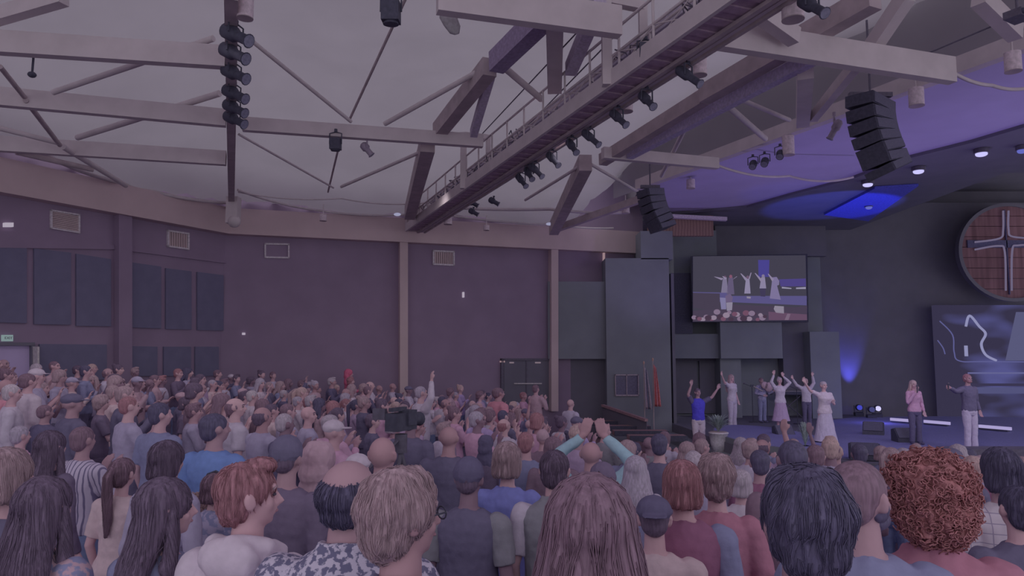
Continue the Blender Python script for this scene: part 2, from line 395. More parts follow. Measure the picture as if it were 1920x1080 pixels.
# ------------------------------------------------------------------ tent roof
ZR = 7.5       # height of the roof steel
def dist_wall(x, y):
    def dl(p, q):
        n = Vector((q.y - p.y, -(q.x - p.x), 0)).normalized(); return n.dot(Vector((x, y, 0)) - Vector((p.x, p.y, 0)))
    return min(dl(A0, A1), dl(A1, A2))
E0 = PZ(1196, 347, 8.15); E1 = PZ(1960, 64, 8.15)
def ceil_z(x, y):
    d = max(0, dist_wall(x, y)); base = zt + min(1.9, .30 * d) + .10 * math.sin(d * 1.35) ** 2
    return base + .28 * abs(math.sin(x * .55 + y * .12))
ed = (E1 - E0); en = Vector((ed.y, -ed.x, 0)).normalized()
if en.dot(Vector((-10, 10, 0))) < 0: en = -en
cb = MB(); vs = []; idx = {}; N_ = 110
for j in range(N_ + 1):
    for i in range(N_ + 1):
        x = -24 + 38 * i / N_; y = -5 + 33 * j / N_; idx[i, j] = len(vs); vs.append([x, y, 0])
ok = []
for v in vs:
    dE = en.dot(Vector((v[0], v[1], 0)) - Vector((E0.x, E0.y, 0))); dW = dist_wall(v[0], v[1])
    step = 38 / N_
    keep = dE > -step and dW > -step * 1.2
    if -step < dE < 0: v[0] -= en.x * dE; v[1] -= en.y * dE
    v[2] = ceil_z(v[0], v[1]); ok.append(keep)
fs = []
for j in range(N_):
    for i in range(N_):
        f = (idx[i, j], idx[i + 1, j], idx[i + 1, j + 1], idx[i, j + 1])
        if all(ok[k] for k in f): fs.append(f)
cb.add(vs, fs, 0, True); struct('ceiling', cb, M_fabric)
# upright strip closing the tent edge over the stage opening
b = MB(); n = 30; vs = []
for i in range(n + 1):
    p = (E0 - (E1 - E0) * .12).lerp(E1 + (E1 - E0) * .35, i / n); vs += [(p.x, p.y, 8.0), (p.x, p.y, ceil_z(p.x, p.y) + .6)]
b.add(vs, [(2 * i, 2 * i + 2, 2 * i + 3, 2 * i + 1) for i in range(n)]); b2 = b
struct('trim_6', b, M_fabric)
b = MB(); b.beam(E0, E1 + (E1 - E0) * .35, .2, .3); struct('trim_7', b, M_cream)
# soffit over the stage
far = [PZ(x, y, 8.1) for x, y in ((2000, 212), (1920, 232), (1820, 262), (1700, 292), (1590, 333), (1480, 362), (1400, 385), (1260, 398))]
b = MB(); e2 = E1 + (E1 - E0) * .35
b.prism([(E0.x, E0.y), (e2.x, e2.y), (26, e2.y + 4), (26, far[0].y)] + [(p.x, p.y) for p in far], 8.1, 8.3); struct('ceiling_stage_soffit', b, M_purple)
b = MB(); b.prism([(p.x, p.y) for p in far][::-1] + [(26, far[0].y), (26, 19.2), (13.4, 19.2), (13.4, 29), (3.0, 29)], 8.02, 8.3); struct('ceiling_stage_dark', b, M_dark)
eo = -en * .35; b = MB(); b.prism([(E0.x + eo.x, E0.y + eo.y), (e2.x + eo.x, e2.y + eo.y), (26, 5), (26, 29.5), (3.0, 29.5), (3.2, 25)], 9.7, 9.9); struct('roof_stage', b, M_dark)
b = MB(); q = W2; b.prism([(q.x - .3, q.y), (q.x - .3, q.y + .3), (E0.x + .6, E0.y + 9), (E0.x + .2, E0.y)][:4], 8.3, 10.2); struct('wall_upper_corner', b, M_fabric)
# added panel, the blue light patch on the ceiling put into its colour
b = MB(); q = [PZ(x, y, 8.0) for x, y in ((1545, 400), (1628, 412), (1722, 345), (1640, 350))]; b.prism([(p.x, p.y) for p in q], 7.94, 8.01); struct('ceiling_light_patch', b, mat('blue_light_patch', (72, 72, 160), k=.3))

# roof steel
def beam(a, b_, w_, h_, label, m=None, g='roof beams under the tent fabric', name='roof_beam', tubular=False):
    mb_ = MB(); c = (Vector(a) + Vector(b_)) / 2
    if tubular: mb_.tube([Vector(a) - c, Vector(b_) - c], w_ / 2, 10)
    else: mb_.beam(Vector(a) - c, Vector(b_) - c, w_, h_)
    o = mb_.build(name, m or M_cream, None, c); return tag(o, label, 'roof beam', g)
Z1 = ZR
TB = [((-60, 76), (424, 108), .22, 'deep cream roof beam, uppermost at the left, above the hanging microphone'),
      ((-60, 176), (424, 222), .22, 'cream roof beam, second down at the left, crossing the diagonal brace'),
      ((-60, 266), (424, 297), .22, 'cream roof beam, third down at the left'),
      ((455, 233), (905, 265), .16, 'long cream roof beam right of the spotlight bar, below the grey hanging lamp'),
      ((820, -6), (1162, 42), .3, 'cream roof beam crossing the top centre to the walkway post'),
      ((1330, 62), (1785, 133), .30, 'wide cream roof beam above the line array, lit violet underneath'),
      ((1130, 287), (1345, 307), .15, 'short cream roof beam right of the walkway spotlights')]
for (a, c, h, lb) in TB: beam(PZ(*a, Z1), PZ(*c, Z1), .16, h + .1, lb)
beam(PZ(434, -20, Z1), PZ(434, 388, Z1), .16, .26, 'long brown beam running away overhead, carrying the leftmost column of spotlights', M_creamdk)
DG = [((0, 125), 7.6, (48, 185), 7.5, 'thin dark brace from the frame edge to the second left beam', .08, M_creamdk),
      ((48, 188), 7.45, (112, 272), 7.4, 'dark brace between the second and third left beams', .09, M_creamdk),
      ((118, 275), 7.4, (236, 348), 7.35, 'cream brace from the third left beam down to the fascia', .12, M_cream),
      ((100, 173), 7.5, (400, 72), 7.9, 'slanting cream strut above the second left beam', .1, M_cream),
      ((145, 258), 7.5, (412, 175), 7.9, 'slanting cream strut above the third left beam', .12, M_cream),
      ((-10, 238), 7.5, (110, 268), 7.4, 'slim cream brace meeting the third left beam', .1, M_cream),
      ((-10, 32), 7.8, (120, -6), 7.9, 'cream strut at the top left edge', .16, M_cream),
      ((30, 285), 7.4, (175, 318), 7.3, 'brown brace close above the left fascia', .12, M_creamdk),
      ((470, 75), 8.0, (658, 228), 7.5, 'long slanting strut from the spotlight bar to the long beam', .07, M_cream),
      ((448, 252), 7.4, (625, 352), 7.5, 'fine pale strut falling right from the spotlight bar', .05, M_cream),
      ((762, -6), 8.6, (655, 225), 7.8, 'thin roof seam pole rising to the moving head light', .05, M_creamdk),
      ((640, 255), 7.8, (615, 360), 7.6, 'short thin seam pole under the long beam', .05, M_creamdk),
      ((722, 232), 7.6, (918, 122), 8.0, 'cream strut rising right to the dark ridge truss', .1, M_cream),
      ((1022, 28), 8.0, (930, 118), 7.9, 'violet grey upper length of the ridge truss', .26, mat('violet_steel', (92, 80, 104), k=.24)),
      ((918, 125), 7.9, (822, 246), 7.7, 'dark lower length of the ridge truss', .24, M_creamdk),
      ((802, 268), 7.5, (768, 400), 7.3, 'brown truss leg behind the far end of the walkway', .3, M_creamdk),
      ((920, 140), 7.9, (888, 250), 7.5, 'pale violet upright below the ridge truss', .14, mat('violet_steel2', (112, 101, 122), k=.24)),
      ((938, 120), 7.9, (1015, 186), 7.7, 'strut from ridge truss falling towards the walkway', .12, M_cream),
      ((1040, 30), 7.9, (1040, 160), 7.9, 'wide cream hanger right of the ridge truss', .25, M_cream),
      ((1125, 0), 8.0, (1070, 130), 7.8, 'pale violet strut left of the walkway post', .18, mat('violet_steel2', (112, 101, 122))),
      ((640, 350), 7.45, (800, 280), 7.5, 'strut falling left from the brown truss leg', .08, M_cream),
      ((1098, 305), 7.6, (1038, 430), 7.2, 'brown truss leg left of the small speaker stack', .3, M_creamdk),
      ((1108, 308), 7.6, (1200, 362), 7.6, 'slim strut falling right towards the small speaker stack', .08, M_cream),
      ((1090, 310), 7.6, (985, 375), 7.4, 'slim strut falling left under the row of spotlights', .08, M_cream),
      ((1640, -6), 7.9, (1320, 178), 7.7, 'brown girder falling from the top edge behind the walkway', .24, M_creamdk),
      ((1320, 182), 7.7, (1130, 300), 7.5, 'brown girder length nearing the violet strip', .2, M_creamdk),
      ((1530, 105), 7.6, (1180, 290), 7.5, 'girder with violet lit edge below the wide beam', .16, mat('violet_lit_steel', (108, 98, 124), k=.22)),  # violet light from the stage put into the girder's colour
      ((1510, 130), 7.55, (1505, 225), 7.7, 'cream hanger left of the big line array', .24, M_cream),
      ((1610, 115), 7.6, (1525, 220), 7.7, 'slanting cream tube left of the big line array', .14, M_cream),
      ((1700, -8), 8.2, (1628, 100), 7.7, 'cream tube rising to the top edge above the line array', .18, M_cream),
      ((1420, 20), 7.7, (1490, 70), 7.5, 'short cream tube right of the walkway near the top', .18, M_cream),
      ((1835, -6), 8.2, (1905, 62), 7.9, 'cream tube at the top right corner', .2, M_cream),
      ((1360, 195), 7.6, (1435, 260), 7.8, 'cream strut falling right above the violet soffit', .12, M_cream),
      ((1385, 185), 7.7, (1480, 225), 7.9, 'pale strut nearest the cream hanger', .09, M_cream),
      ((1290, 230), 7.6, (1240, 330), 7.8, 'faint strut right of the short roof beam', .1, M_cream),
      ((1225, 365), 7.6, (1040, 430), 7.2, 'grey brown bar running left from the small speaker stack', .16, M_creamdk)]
for a, za, c, zc, lb, w_, m in DG:
    beam(PZ(*a, za), PZ(*c, zc), w_, w_ * 1.3, lb, m, 'roof struts and braces', 'roof_strut', tubular=w_ < .13)
# fascia top tubes / cable swags
def cable(pts, rad, label, m, name='ceiling_cable', cat='cable', sag=.0, seg=14):
    b = MB(); P = []
    for i in range(len(pts) - 1):
        a, c = Vector(pts[i]), Vector(pts[i + 1])
        for k in range(seg):
            t_ = k / seg; p = a.lerp(c, t_); p.z -= sag * 4 * t_ * (1 - t_); P.append(p)
    P.append(Vector(pts[-1])); c0 = P[0].copy(); b.tube([p - c0 for p in P], rad, 6)
    return tag(b.build(name, m, None, c0), label, cat, 'cables and pipes along the roof edge')
for pts, s_, lb, rd in (([(75, 285), (240, 345), (424, 380)], .1, 'pale pipe swagging above the left fascia', .05),
                       ([(446, 356), (600, 395), (765, 402)], .08, 'pale pipe along the top of the back fascia', .035),
                       ([(446, 360), (640, 372), (800, 380)], .1, 'thin cable drooping over the back fascia by the bar end', .02),
                       ([(800, 385), (1030, 392), (1180, 398)], .06, 'pale pipe right of the walkway along the fascia', .05),
                       ([(850, 405), (1030, 421), (1150, 428)], .05, 'lower pale pipe ending at a small lamp', .04),
                       ([(1340, 308), (1480, 330), (1600, 332)], .12, 'cable swagging under the violet soffit edge', .03),
                       ([(1785, 135), (1860, 160), (1930, 164)], .05, 'dark cable below the top right white lamp', .03)):
    cable([PZ(x, y, 7.55) for x, y in pts], rd, lb, M_cream, sag=s_)
for (a, c, lb) in (((1120, 20), (905, 250), 'thin steel wire crossing behind the walkway'), ((1160, 60), (985, 240), 'second thin steel wire left of the walkway'), ((1560, 70), (1420, 130), 'thin wire near the wide violet lit beam'), ((1870, 45), (1740, 100), 'thin wire left of the ceiling projector')):
    cable([PZ(*a, 7.95), PZ(*c, 7.85)], .012, lb, M_metal, 'steel_wire')
# corner post
b = MB(); p = PZ(438, 388, ZF + .55); b.box(p + Vector((0, 0, -.1)), (.32, .3, .75)); b.ball(p + Vector((.05, -.05, -.42)), .18); tag(b.build('corner_post', M_cream), 'short pale post where the spotlight bar meets the fascia corner', 'post')

# ------------------------------------------------------------------ lighting walkway
ZW = 7.0
L0, L1 = PZ(763, 433, ZW), PZ(1377, 0, ZW); L1 = L1 + (L1 - L0).normalized() * 5
wd = (L1 - L0).normalized(); side = Vector((-wd.y, wd.x, 0)); side = side if side.x > 0 else -side
Rp = PZ(1187, 180, ZW); WW = side.dot(Rp - L0); wl = (L1 - L0).length
t = empty('lighting_walkway', (L0.x, L0.y, ZW), 0, 'long cream lighting walkway slung under the tent roof', 'walkway')
def wk(s_, o_, h_): return wd * s_ + side * o_ + Vector((0, 0, h_))
b = MB(); n = int(wl / .16)
for i in range(n):
    s0 = i * wl / n; b.beam(wk(s0 + .01, 0.02, .02 + .012 * (i % 2)), wk(s0 + wl / n - .015, 0.02, .02 + .012 * (i % 2)), .0, .0) if False else None
    c_ = wk(s0 + wl / n / 2, WW / 2, .03 + .02 * (i % 2)); rot = Matrix.Rotation(math.atan2(wd.y, wd.x), 3, 'Z'); b.box(c_, (wl / n * .96, WW * .96, .05), rot)
b.build('deck_board', mat('brown_deck_metal', (94, 80, 92), k=.2, sc1=12, amt=.1), t)
for o_, nm in ((-.03, 'toe_board'), (WW, 'toe_board')):
    b = MB(); b.beam(wk(0, o_, .10), wk(wl, o_, .10), .06, .24); b.build(nm, M_cream, t)
b = MB(); b.beam(wk(0, WW * .72, -.03), wk(wl, WW * .72, -.03), .07, .05); b.beam(wk(0, WW + .08, -.02), wk(wl, WW + .08, -.02), .05, .05); b.build('lamp_rail', M_creamdk, t)
for o_ in (-.03, WW):
    b = MB()
    for hh in (.42, .78): b.tube([wk(0, o_, hh), wk(wl, o_, hh)], .022, 6)
    k = 0; s0 = 0
    while s0 < wl:
        b.tube([wk(s0, o_, .1), wk(s0, o_, .8)], .02, 6); s1 = min(s0 + .9, wl)
        b.tube([wk(s0, o_, .12), wk(s1, o_, .42)], .01, 4); b.tube([wk(s0, o_, .42), wk(s1, o_, .12)], .01, 4)
        k += 1; s0 += .9
    b.build('railing', M_cream, t)
b = MB(); b.beam(wk(0.2, WW + .25, .95), wk(wl, WW + .25, .95), .12, .16); b.build('top_beam', mat('grey_steel', (104, 95, 112), k=.24), t)
b = MB(); rnd = random.Random(4)
for k in range(60):
    s0 = rnd.uniform(0, wl); P = [wk(s0 + j * .12, WW * .5 + rnd.uniform(-.2, .2), .12 + rnd.uniform(0, .5)) for j in range(5)]; b.tube(P, .012, 5)
b.build('cable_bundle', M_metal, t)
b = MB(); b.box(wk(.05, WW / 2, .42), (.08, WW, .85), Matrix.Rotation(math.atan2(wd.y, wd.x), 3, 'Z')); b.build('end_plate', M_creamdk, t)
p = PZ(1155, 163, ZW) - L0; s_ = p.dot(wd)
for s0 in (s_, s_ * .47):
    b = MB(); b.beam(wk(s0, -.08, 0), wk(s0, -.08, 1.35), .14, .14); b.beam(wk(s0, WW + .05, 0), wk(s0, WW + .05, 1.35), .12, .12); b.beam(wk(s0, -.08, 1.3), wk(s0, WW + .05, 1.3), .14, .12); b.build('hanger_frame', M_cream, t)

# ------------------------------------------------------------------ hanging lights and speakers
def spotlight(px, py, z, label, ln=.42, tilt=-50, yaw=30, kind='ellipsoidal', rad=.075, gel=None, body=None, drop=.25, grp='theatre spotlights hung from the roof'):
    p = PZ(px, py, z); m = body or M_black
    t = empty('stage_light', p, R(yaw), label, 'spotlight', grp)
    rt = Euler((R(tilt), 0, 0)).to_matrix(); ax = rt @ Vector((0, 1, 0))
    b = MB()
    if kind == 'ellipsoidal': b.tube([ax * (-ln * .5), ax * (-ln * .4), ax * (-ln * .05), ax * (ln * .05), ax * (ln * .42), ax * (ln * .5)], [rad * .55, rad, rad * 1.05, rad * .7, rad * .7, rad * .95], 14)
    else: b.box((0, 0, 0), (rad * 2.2, ln, rad * 2.2), rt); b.tube([ax * ln * .5, ax * ln * .62], [rad * .9, rad], 14)
    b.build('housing', m, t)
    b = MB(); b.tube([ax * (ln * .5), ax * (ln * .52)], rad * .8, 12); b.build('lens', gel or mat('lens_glass', (80, 76, 96), k=.25, rough=.2, spec=.5), t)
    b = MB(); b.tube([(-rad * 1.3, 0, 0), (-rad * 1.3, 0, drop * .7), (0, 0, drop * .8), (rad * 1.3, 0, drop * .7), (rad * 1.3, 0, 0)], .012, 6); b.build('yoke', m, t)
    b = MB(); b.tube([(0, 0, drop * .8), (0, 0, drop)], .03, 8); b.build('clamp', m, t)
    return t
i = 0
ords = ['topmost', 'second', 'third', 'fourth', 'fifth', 'lowest']
for (px, py), o_ in zip(((442, 66), (438, 100), (440, 138), (440, 176), (440, 203), (440, 224)), ords):
    spotlight(px, py, 7.25, 'black theatre spotlight, %s of six on the far left bar' % o_, ln=.5, tilt=-28, yaw=-112, rad=.1, drop=.2)
CW = [(1213, 188, 'nearest the walkway corner'), (1160, 222, 'second down the walkway underside'), (1108, 259, 'third down, hung slightly apart on the right'), (1073, 275, 'fourth down the walkway underside'), (1037, 299, 'fifth down the walkway underside'), (1005, 320, 'sixth down, with a side barndoor'), (992, 326, 'seventh, one of the close pair'), (978, 339, 'lowest in the close pair'), (1291, 143, 'upper right beside a white cylinder lamp'), (1523, 12, 'at the top edge right of the walkway')]
for k, (px, py, lb) in enumerate(CW): spotlight(px, py, 6.78, 'black spotlight under the walkway, ' + lb, ln=.46, tilt=-42, yaw=-160 + 12 * (k % 3), rad=.07, drop=.22)
for px, py, lb in ((887, 381, 'small black light at the far walkway end, upper'), (888, 398, 'small black light at the far walkway end, lower'), (926, 378, 'tiny black light right of the far walkway end')): spotlight(px, py, 7.1, lb, ln=.3, tilt=-30, yaw=-90, rad=.08, drop=.15)
for px, py, lb in ((1412, 309, 'black lamp, leftmost of three against the violet soffit'), (1434, 304, 'black lamp, middle of three against the violet soffit'), (1463, 290, 'black lamp, rightmost of three against the violet soffit')): spotlight(px, py, 7.6, lb, ln=.22, tilt=-40, yaw=150, rad=.09, drop=.25)
spotlight(1565, 243, 7.5, 'silver and black twin lamp left of the big line array', ln=.4, tilt=-60, yaw=60, rad=.08, drop=.35, body=mat('silver_body', (95, 84, 102), k=.25))
spotlight(733, 22, 7.4, 'black moving head light with bluish lens at the top', ln=.26, tilt=-85, yaw=0, kind='box', rad=.1, gel=emit('cool_lens', (118, 122, 160), 1), drop=.3)
spotlight(629, 270, 7.2, 'small black lantern hanging from the long beam', ln=.22, tilt=-85, yaw=0, kind='box', rad=.09, gel=emit('cool_lens', (118, 122, 160), 1), drop=.3)
spotlight(688, 280, 7.2, 'small silver lamp hanging tilted beside the black lantern', ln=.3, tilt=-50, yaw=-80, rad=.08, body=mat('silver_body', (110, 104, 118)), drop=.25)
spotlight(1211, 96, 7.2, 'black box lamp standing on the walkway', ln=.2, tilt=-80, yaw=0, kind='box', rad=.09, drop=.2)
# grey hanging bag shaped lamp
t = empty('pendant_bag', PZ(845, 42, 7.5), 0, 'grey cloth wrapped lamp hanging tilted near the top centre', 'lamp')
b = MB(); vs = []; b.loft([(-.17, .06, 0, .01, .01), (-.14, .05, 0, .07, .05), (-.05, .02, 0, .11, .08), (.06, -.03, 0, .12, .08), (.13, -.06, 0, .09, .06), (.17, -.07, 0, .03, .02)], 10, 0, 3); b.build('bag', mat('grey_cloth', (112, 106, 116), k=.27), t)
b = MB(); b.tube([(-.07, 0, .16), (-.07, 0, .3)], .012, 6); b.build('hook', M_metal, t)
# hanging microphone
t = empty('hanging_microphone', PZ(60, 140, 7.2), 0, 'black choir microphone hanging on a rod from the top left beam', 'microphone')
b = MB(); b.tube([(0, 0, 0), (.01, 0, .48)], .016, 6); b.build('rod', M_black, t); b = MB(); b.ball((0, 0, 0), (.06, .06, .045)); b.build('capsule', M_black, t); b = MB(); b.box((.02, 0, .5), (.14, .08, .03)); b.build('bracket', M_black, t)
# white cylinder lamps
def can(px, py, z, r_, h_, label):
    p = PZ(px, py, z); t = empty('can_lamp', p, 0, label, 'lamp', 'white cylinder house lights')
    b = MB(); b.tube([(0, 0, -h_ / 2), (0, 0, h_ / 2)], r_, 16); b.build('shade', mat('can_white', (124, 110, 124), k=.24), t)
    b = MB(); b.tube([(0, 0, h_ / 2), (0, 0, h_ / 2 + .3)], .015, 6); b.build('stem', M_cream, t)
    b = MB(); b.tube([(0, 0, -h_ / 2 - .012), (0, 0, -h_ / 2)], r_ * 1.03, 16); b.build('rim', M_creamdk, t)
can(1486, 10, 7.0, .12, .32, 'white cylinder lamp at the top edge beside a black spotlight'); can(1310, 122, 7.1, .11, .28, 'white cylinder lamp right of the walkway underside')
can(1899, 116, 7.7, .12, .3, 'white cylinder lamp at the top right over the violet soffit'); can(1718, 182, 7.8, .13, .32, 'white cylinder lamp right of the big line array')
can(1478, 272, 7.8, .13, .45, 'white cylinder lamp beside the three black lamps'); can(460, 12, 7.5, .1, .3, 'white cylinder lamp at the top by the spotlight bar')
can(1173, 192, 7.3, .12, .3, 'pale cylinder lamp half hidden beneath the walkway middle'); can(1295, 345, 7.9, .12, .25, 'small white cylinder lamp above the small speaker stack')
can(606, 408, ZF + .35, .1, .18, 'small white lamp on the back fascia left of the walkway'); can(912, 427, ZF + .2, .09, .14, 'small white lamp on the back fascia, left of two'); can(840, 414, ZF + .3, .12, .2, 'white lamp just right of the walkway end')
can(1173, 392, 7.5, .12, .25, 'white lamp beside the small speaker stack')
# small glowing lamps on fascia
for px, py, lb in ((745, 402, 'small glowing lamp left of the walkway end'), (1030, 420, 'small glowing lamp on the fascia by the second pillar')):
    b = MB(); b.ball((0, 0, 0), (.11, .06, .05)); tag(b.build('fascia_lamp', emit('fascia_glow', (150, 150, 178), 1), None, PZ(px, py, 7.3)), lb, 'lamp', 'glowing fascia lamps')
# projector upper right
t = empty('ceiling_projector', PZ(1908, 30, 7.6), R(30), 'grey ceiling projector at the top right corner', 'projector')
b = MB(); b.box((0, 0, 0), (.3, .22, .1)); b.build('case', M_metal, t); b = MB(); b.tube([(-.1, -.11, 0), (-.1, -.16, 0)], .04, 12); b.build('lens', M_black, t); b = MB(); b.tube([(0, 0, .05), (0, 0, .4)], .02); b.build('pole', M_metal, t)
# line arrays
def line_array(pts, width, depth, label, yawv, z0):
    P0 = PZ(*pts[0], z0); Y = P0.y; P = [PY(x, y, Y) for x, y in pts]
    t = empty('line_array', P[0], 0, label, 'loudspeaker', 'hung line array loudspeakers')
    n = len(P) - 1
    for i in range(n):
        a, c = P[i] - P[0], P[i + 1] - P[0]; d = c - a; ang = math.atan2(d.x, -d.z)
        rot = Matrix.Rotation(yawv, 3, 'Z') @ Matrix.Rotation(0, 3, 'X'); b = MB(); m_ = (a + c) / 2
        rr = Matrix.Rotation(-ang, 3, 'Y') @ rot
        b.box(m_, (width, depth, d.length * .96), rr); o = b.build('speaker_box', M_black, t)
        b = MB(); b.box(m_ + rr @ Vector((0, -depth / 2 - .01, 0)), (width * .92, .02, d.length * .82), rr)
        b.build('grille', mat('grille_mesh', (64, 60, 78), k=.28, sc1=60), o)
    b = MB(); b.box(Vector((0, 0, .08)), (width * .9, .1, .08)); b.tube([(0, 0, .1), (0, 0, 1.5)], .02); b.build('rigging_frame', M_metal, t)
line_array([(1632, 186), (1632, 208), (1635, 230), (1640, 251), (1647, 271), (1655, 290), (1662, 308), (1670, 323)], .86, .5, 'big curved black line array over the stage front', R(38), 7.75)
line_array([(1219, 356), (1221, 370), (1224, 383), (1228, 396), (1234, 408), (1240, 420), (1244, 430)], .55, .45, 'small curved black line array near the back fascia end', R(30), 7.35)
# stage downlights
for px, py, lb, r_ in ((1840, 286, 'bright recessed downlight, rightmost over the stage', .13), (1722, 319, 'bright recessed downlight, middle over the stage', .13), (1627, 344, 'bright recessed downlight, leftmost over the stage', .13), (1629, 387, 'dim round downlight inside the blue panel', .1), (1916, 280, 'dim downlight at the right frame edge', .1)):
    p = PZ(px, py, 7.93); t = empty('downlight', p, 0, lb, 'downlight', 'stage downlights')
    b = MB(); b.tube([(0, 0, -.02), (0, 0, .08)], r_ * 1.3, 16); b.build('trim_ring', M_metal, t)
    b = MB(); b.tube([(0, 0, -.05), (0, 0, -.02)], r_, 16); b.ball((0, 0, -.05), (r_, r_, .05)); b.build('lamp_face', emit('down' + ('dim' if 'dim' in lb else ''), (100, 105, 190) if 'dim' in lb else (205, 200, 255), 1.0), t)

# ------------------------------------------------------------------ stage
ZS = .8
edge = [(1218, 782), (1280, 800), (1350, 826), (1420, 846), (1500, 858), (1590, 866), (1700, 872), (1800, 874), (2150, 874)]
ep = [PZ(x, y, ZS) for x, y in edge]
def stage_poly(d):
    c = Vector((9, 24, 0)); return [(c.x + (p.x - c.x) * (1 + d / (p - c).length), c.y + (p.y - c.y) * (1 + d / (p - c).length)) for p in ep]
bk = [(ep[-1].x, 28.1), (ep[0].x - .1, 28.1)]
b = MB(); b.prism(stage_poly(0) + bk, .02, ZS); st = struct('floor_stage', b, M_dark)
b = MB(); b.prism(stage_poly(.38) + bk, .02, ZS * .66); struct('floor_stage_step_upper', b, M_wallblue)
b = MB(); b.prism(stage_poly(.76) + bk, .01, ZS * .33); struct('floor_stage_step_lower', b, M_wallblue)
# deck areas tinted as if under the blue stage light
cp = [PZ(x, y, ZS + .02) for x, y in ((1535, 790), (1600, 782), (1760, 780), (2150, 785), (2150, 866), (1700, 866), (1600, 860), (1530, 852))]
b = MB(); b.prism([(p.x, p.y) for p in cp], ZS, ZS + .015); tag(b.build('stage_carpet', M_deck), 'blue lit carpet covering the right part of the stage', 'carpet')
c = PZ(1440, 815, ZS + .15); b = MB(); b.prism([(c.x + 1.25 * math.cos(a * PI / 24), c.y + 2.9 * math.sin(a * PI / 24)) for a in range(48)], ZS, ZS + .13)
t = tag(b.build('round_riser', M_wallblue), 'round raised riser with blue lit carpet top on the stage', 'riser')
b = MB(); b.prism([(c.x + 1.22 * math.cos(a * PI / 24), c.y + 2.85 * math.sin(a * PI / 24)) for a in range(48)], ZS + .13, ZS + .14); b.build('carpet_top', M_deck, t)
# dark front box at the lower right
p0 = PZ(1785, 872, ZS); p1 = PZ(1990, 872, ZS); b = MB(); b.box(((p0.x + p1.x) / 2, p0.y + .3, ZS + .17), (p1.x - p0.x, .5, .3)); tag(b.build('stage_front_box', mat('front_box', (66, 60, 76), k=.24)), 'long low grey box at the stage front right', 'box')

# ------------------------------------------------------------------ people
def refine(mb_, voxel, smooth=3, amp=0.0, scl=30.0, zs=1.0, name='m'):
    me = mb_.mesh(name + '_raw'); o = bpy.data.objects.new('tmp', me); col.objects.link(o)
    md = o.modifiers.new('r', 'REMESH'); md.mode = 'VOXEL'; md.voxel_size = voxel; md.use_smooth_shade = True
    if smooth:
        sm = o.modifiers.new('s', 'SMOOTH'); sm.factor = .5; sm.iterations = smooth
    dg = bpy.context.evaluated_depsgraph_get(); dg.update()
    out = bpy.data.meshes.new_from_object(o.evaluated_get(dg)); out.name = name
    bpy.data.objects.remove(o); bpy.data.meshes.remove(me)
    if amp:
        out.update(); nn = [v.normal.copy() for v in out.vertices]
        for v, n in zip(out.vertices, nn):
            p = v.co; q = Vector((p.x * scl, p.y * scl, p.z * scl * zs)); v.co = p + n * (noise.noise(q) * amp + noise.noise(q * 2.3) * amp * .4)
    out.polygons.foreach_set('use_smooth', [True] * len(out.polygons)); out.materials.clear(); out.materials.append(None)
    return out

ARM = {'down': ((.235, -.03, 1.13), (.24, .06, .90), (.05, .2, -1)),
       'clasp': ((.25, .03, 1.15), (.075, .25, 1.20), (-.45, .5, .6)),
       'clap': ((.26, .10, 1.16), (.085, .27, 1.36), (-.25, .25, 1)),
       'up': ((.30, .04, 1.60), (.22, .08, 1.86), (-.05, .05, 1)),
       'upin': ((.33, .04, 1.58), (.08, .10, 1.80), (-.3, .05, 1)),
       'outup': ((.40, .03, 1.52), (.56, .06, 1.75), (.35, .05, 1)),
       'out': ((.42, .06, 1.36), (.66, .12, 1.46), (1, .1, .15)),
       'mic': ((.24, .09, 1.16), (.07, .20, 1.46), (-.35, .1, 1)),
       'strum': ((.28, -.02, 1.16), (.08, .20, 1.08), (-.9, .3, -.1)),
       'fret': ((.27, .10, 1.16), (.38, .24, 1.24), (.2, .5, .6)),
       'hip': ((.33, -.05, 1.15), (.17, .06, 1.00), (-.6, .6, -.4))}
def V3(t, s=1): return Vector((t[0] * s, t[1], t[2]))
def hand_parts(mb_, w_, d, s, sc_=1.0):
    d = Vector(d); d.x *= s; d.normalize(); w_ = Vector(w_)
    side_ = d.cross(Vector((0, 1, 0)));
    if side_.length < .2: side_ = d.cross(Vector((0, 0, 1)))
    side_.normalize(); nrm = side_.cross(d).normalized()
    if nrm.y < 0: nrm = -nrm
    pc = w_ + d * .05
    for k in range(4):
        u = side_ * ((k - 1.5) * .021)
        mb_.tube([w_ + u * .5, pc + u, w_ + d * .095 + u], [.017, .016, .012], 8)
        ln = (.062, .075, .078, .058)[k] if s > 0 else (.058, .078, .075, .062)[k]
        b0 = w_ + d * .09 + u; b1 = b0 + (d * .8 + nrm * .25).normalized() * ln * .5 + u * .12; b2 = b1 + (d * .6 + nrm * .6).normalized() * ln * .5
        mb_.tube([b0, b1, b2], [.0105, .0095, .0075], 8)
    th = -1 if k else 1
    t0 = w_ + d * .025 - side_ * .026 * s; t1 = t0 - side_ * .03 * s + d * .03 + nrm * .012; t2 = t1 + d * .035 + nrm * .01 - side_ * .006 * s
    mb_.tube([t0, t1, t2], [.014, .012, .009], 8)

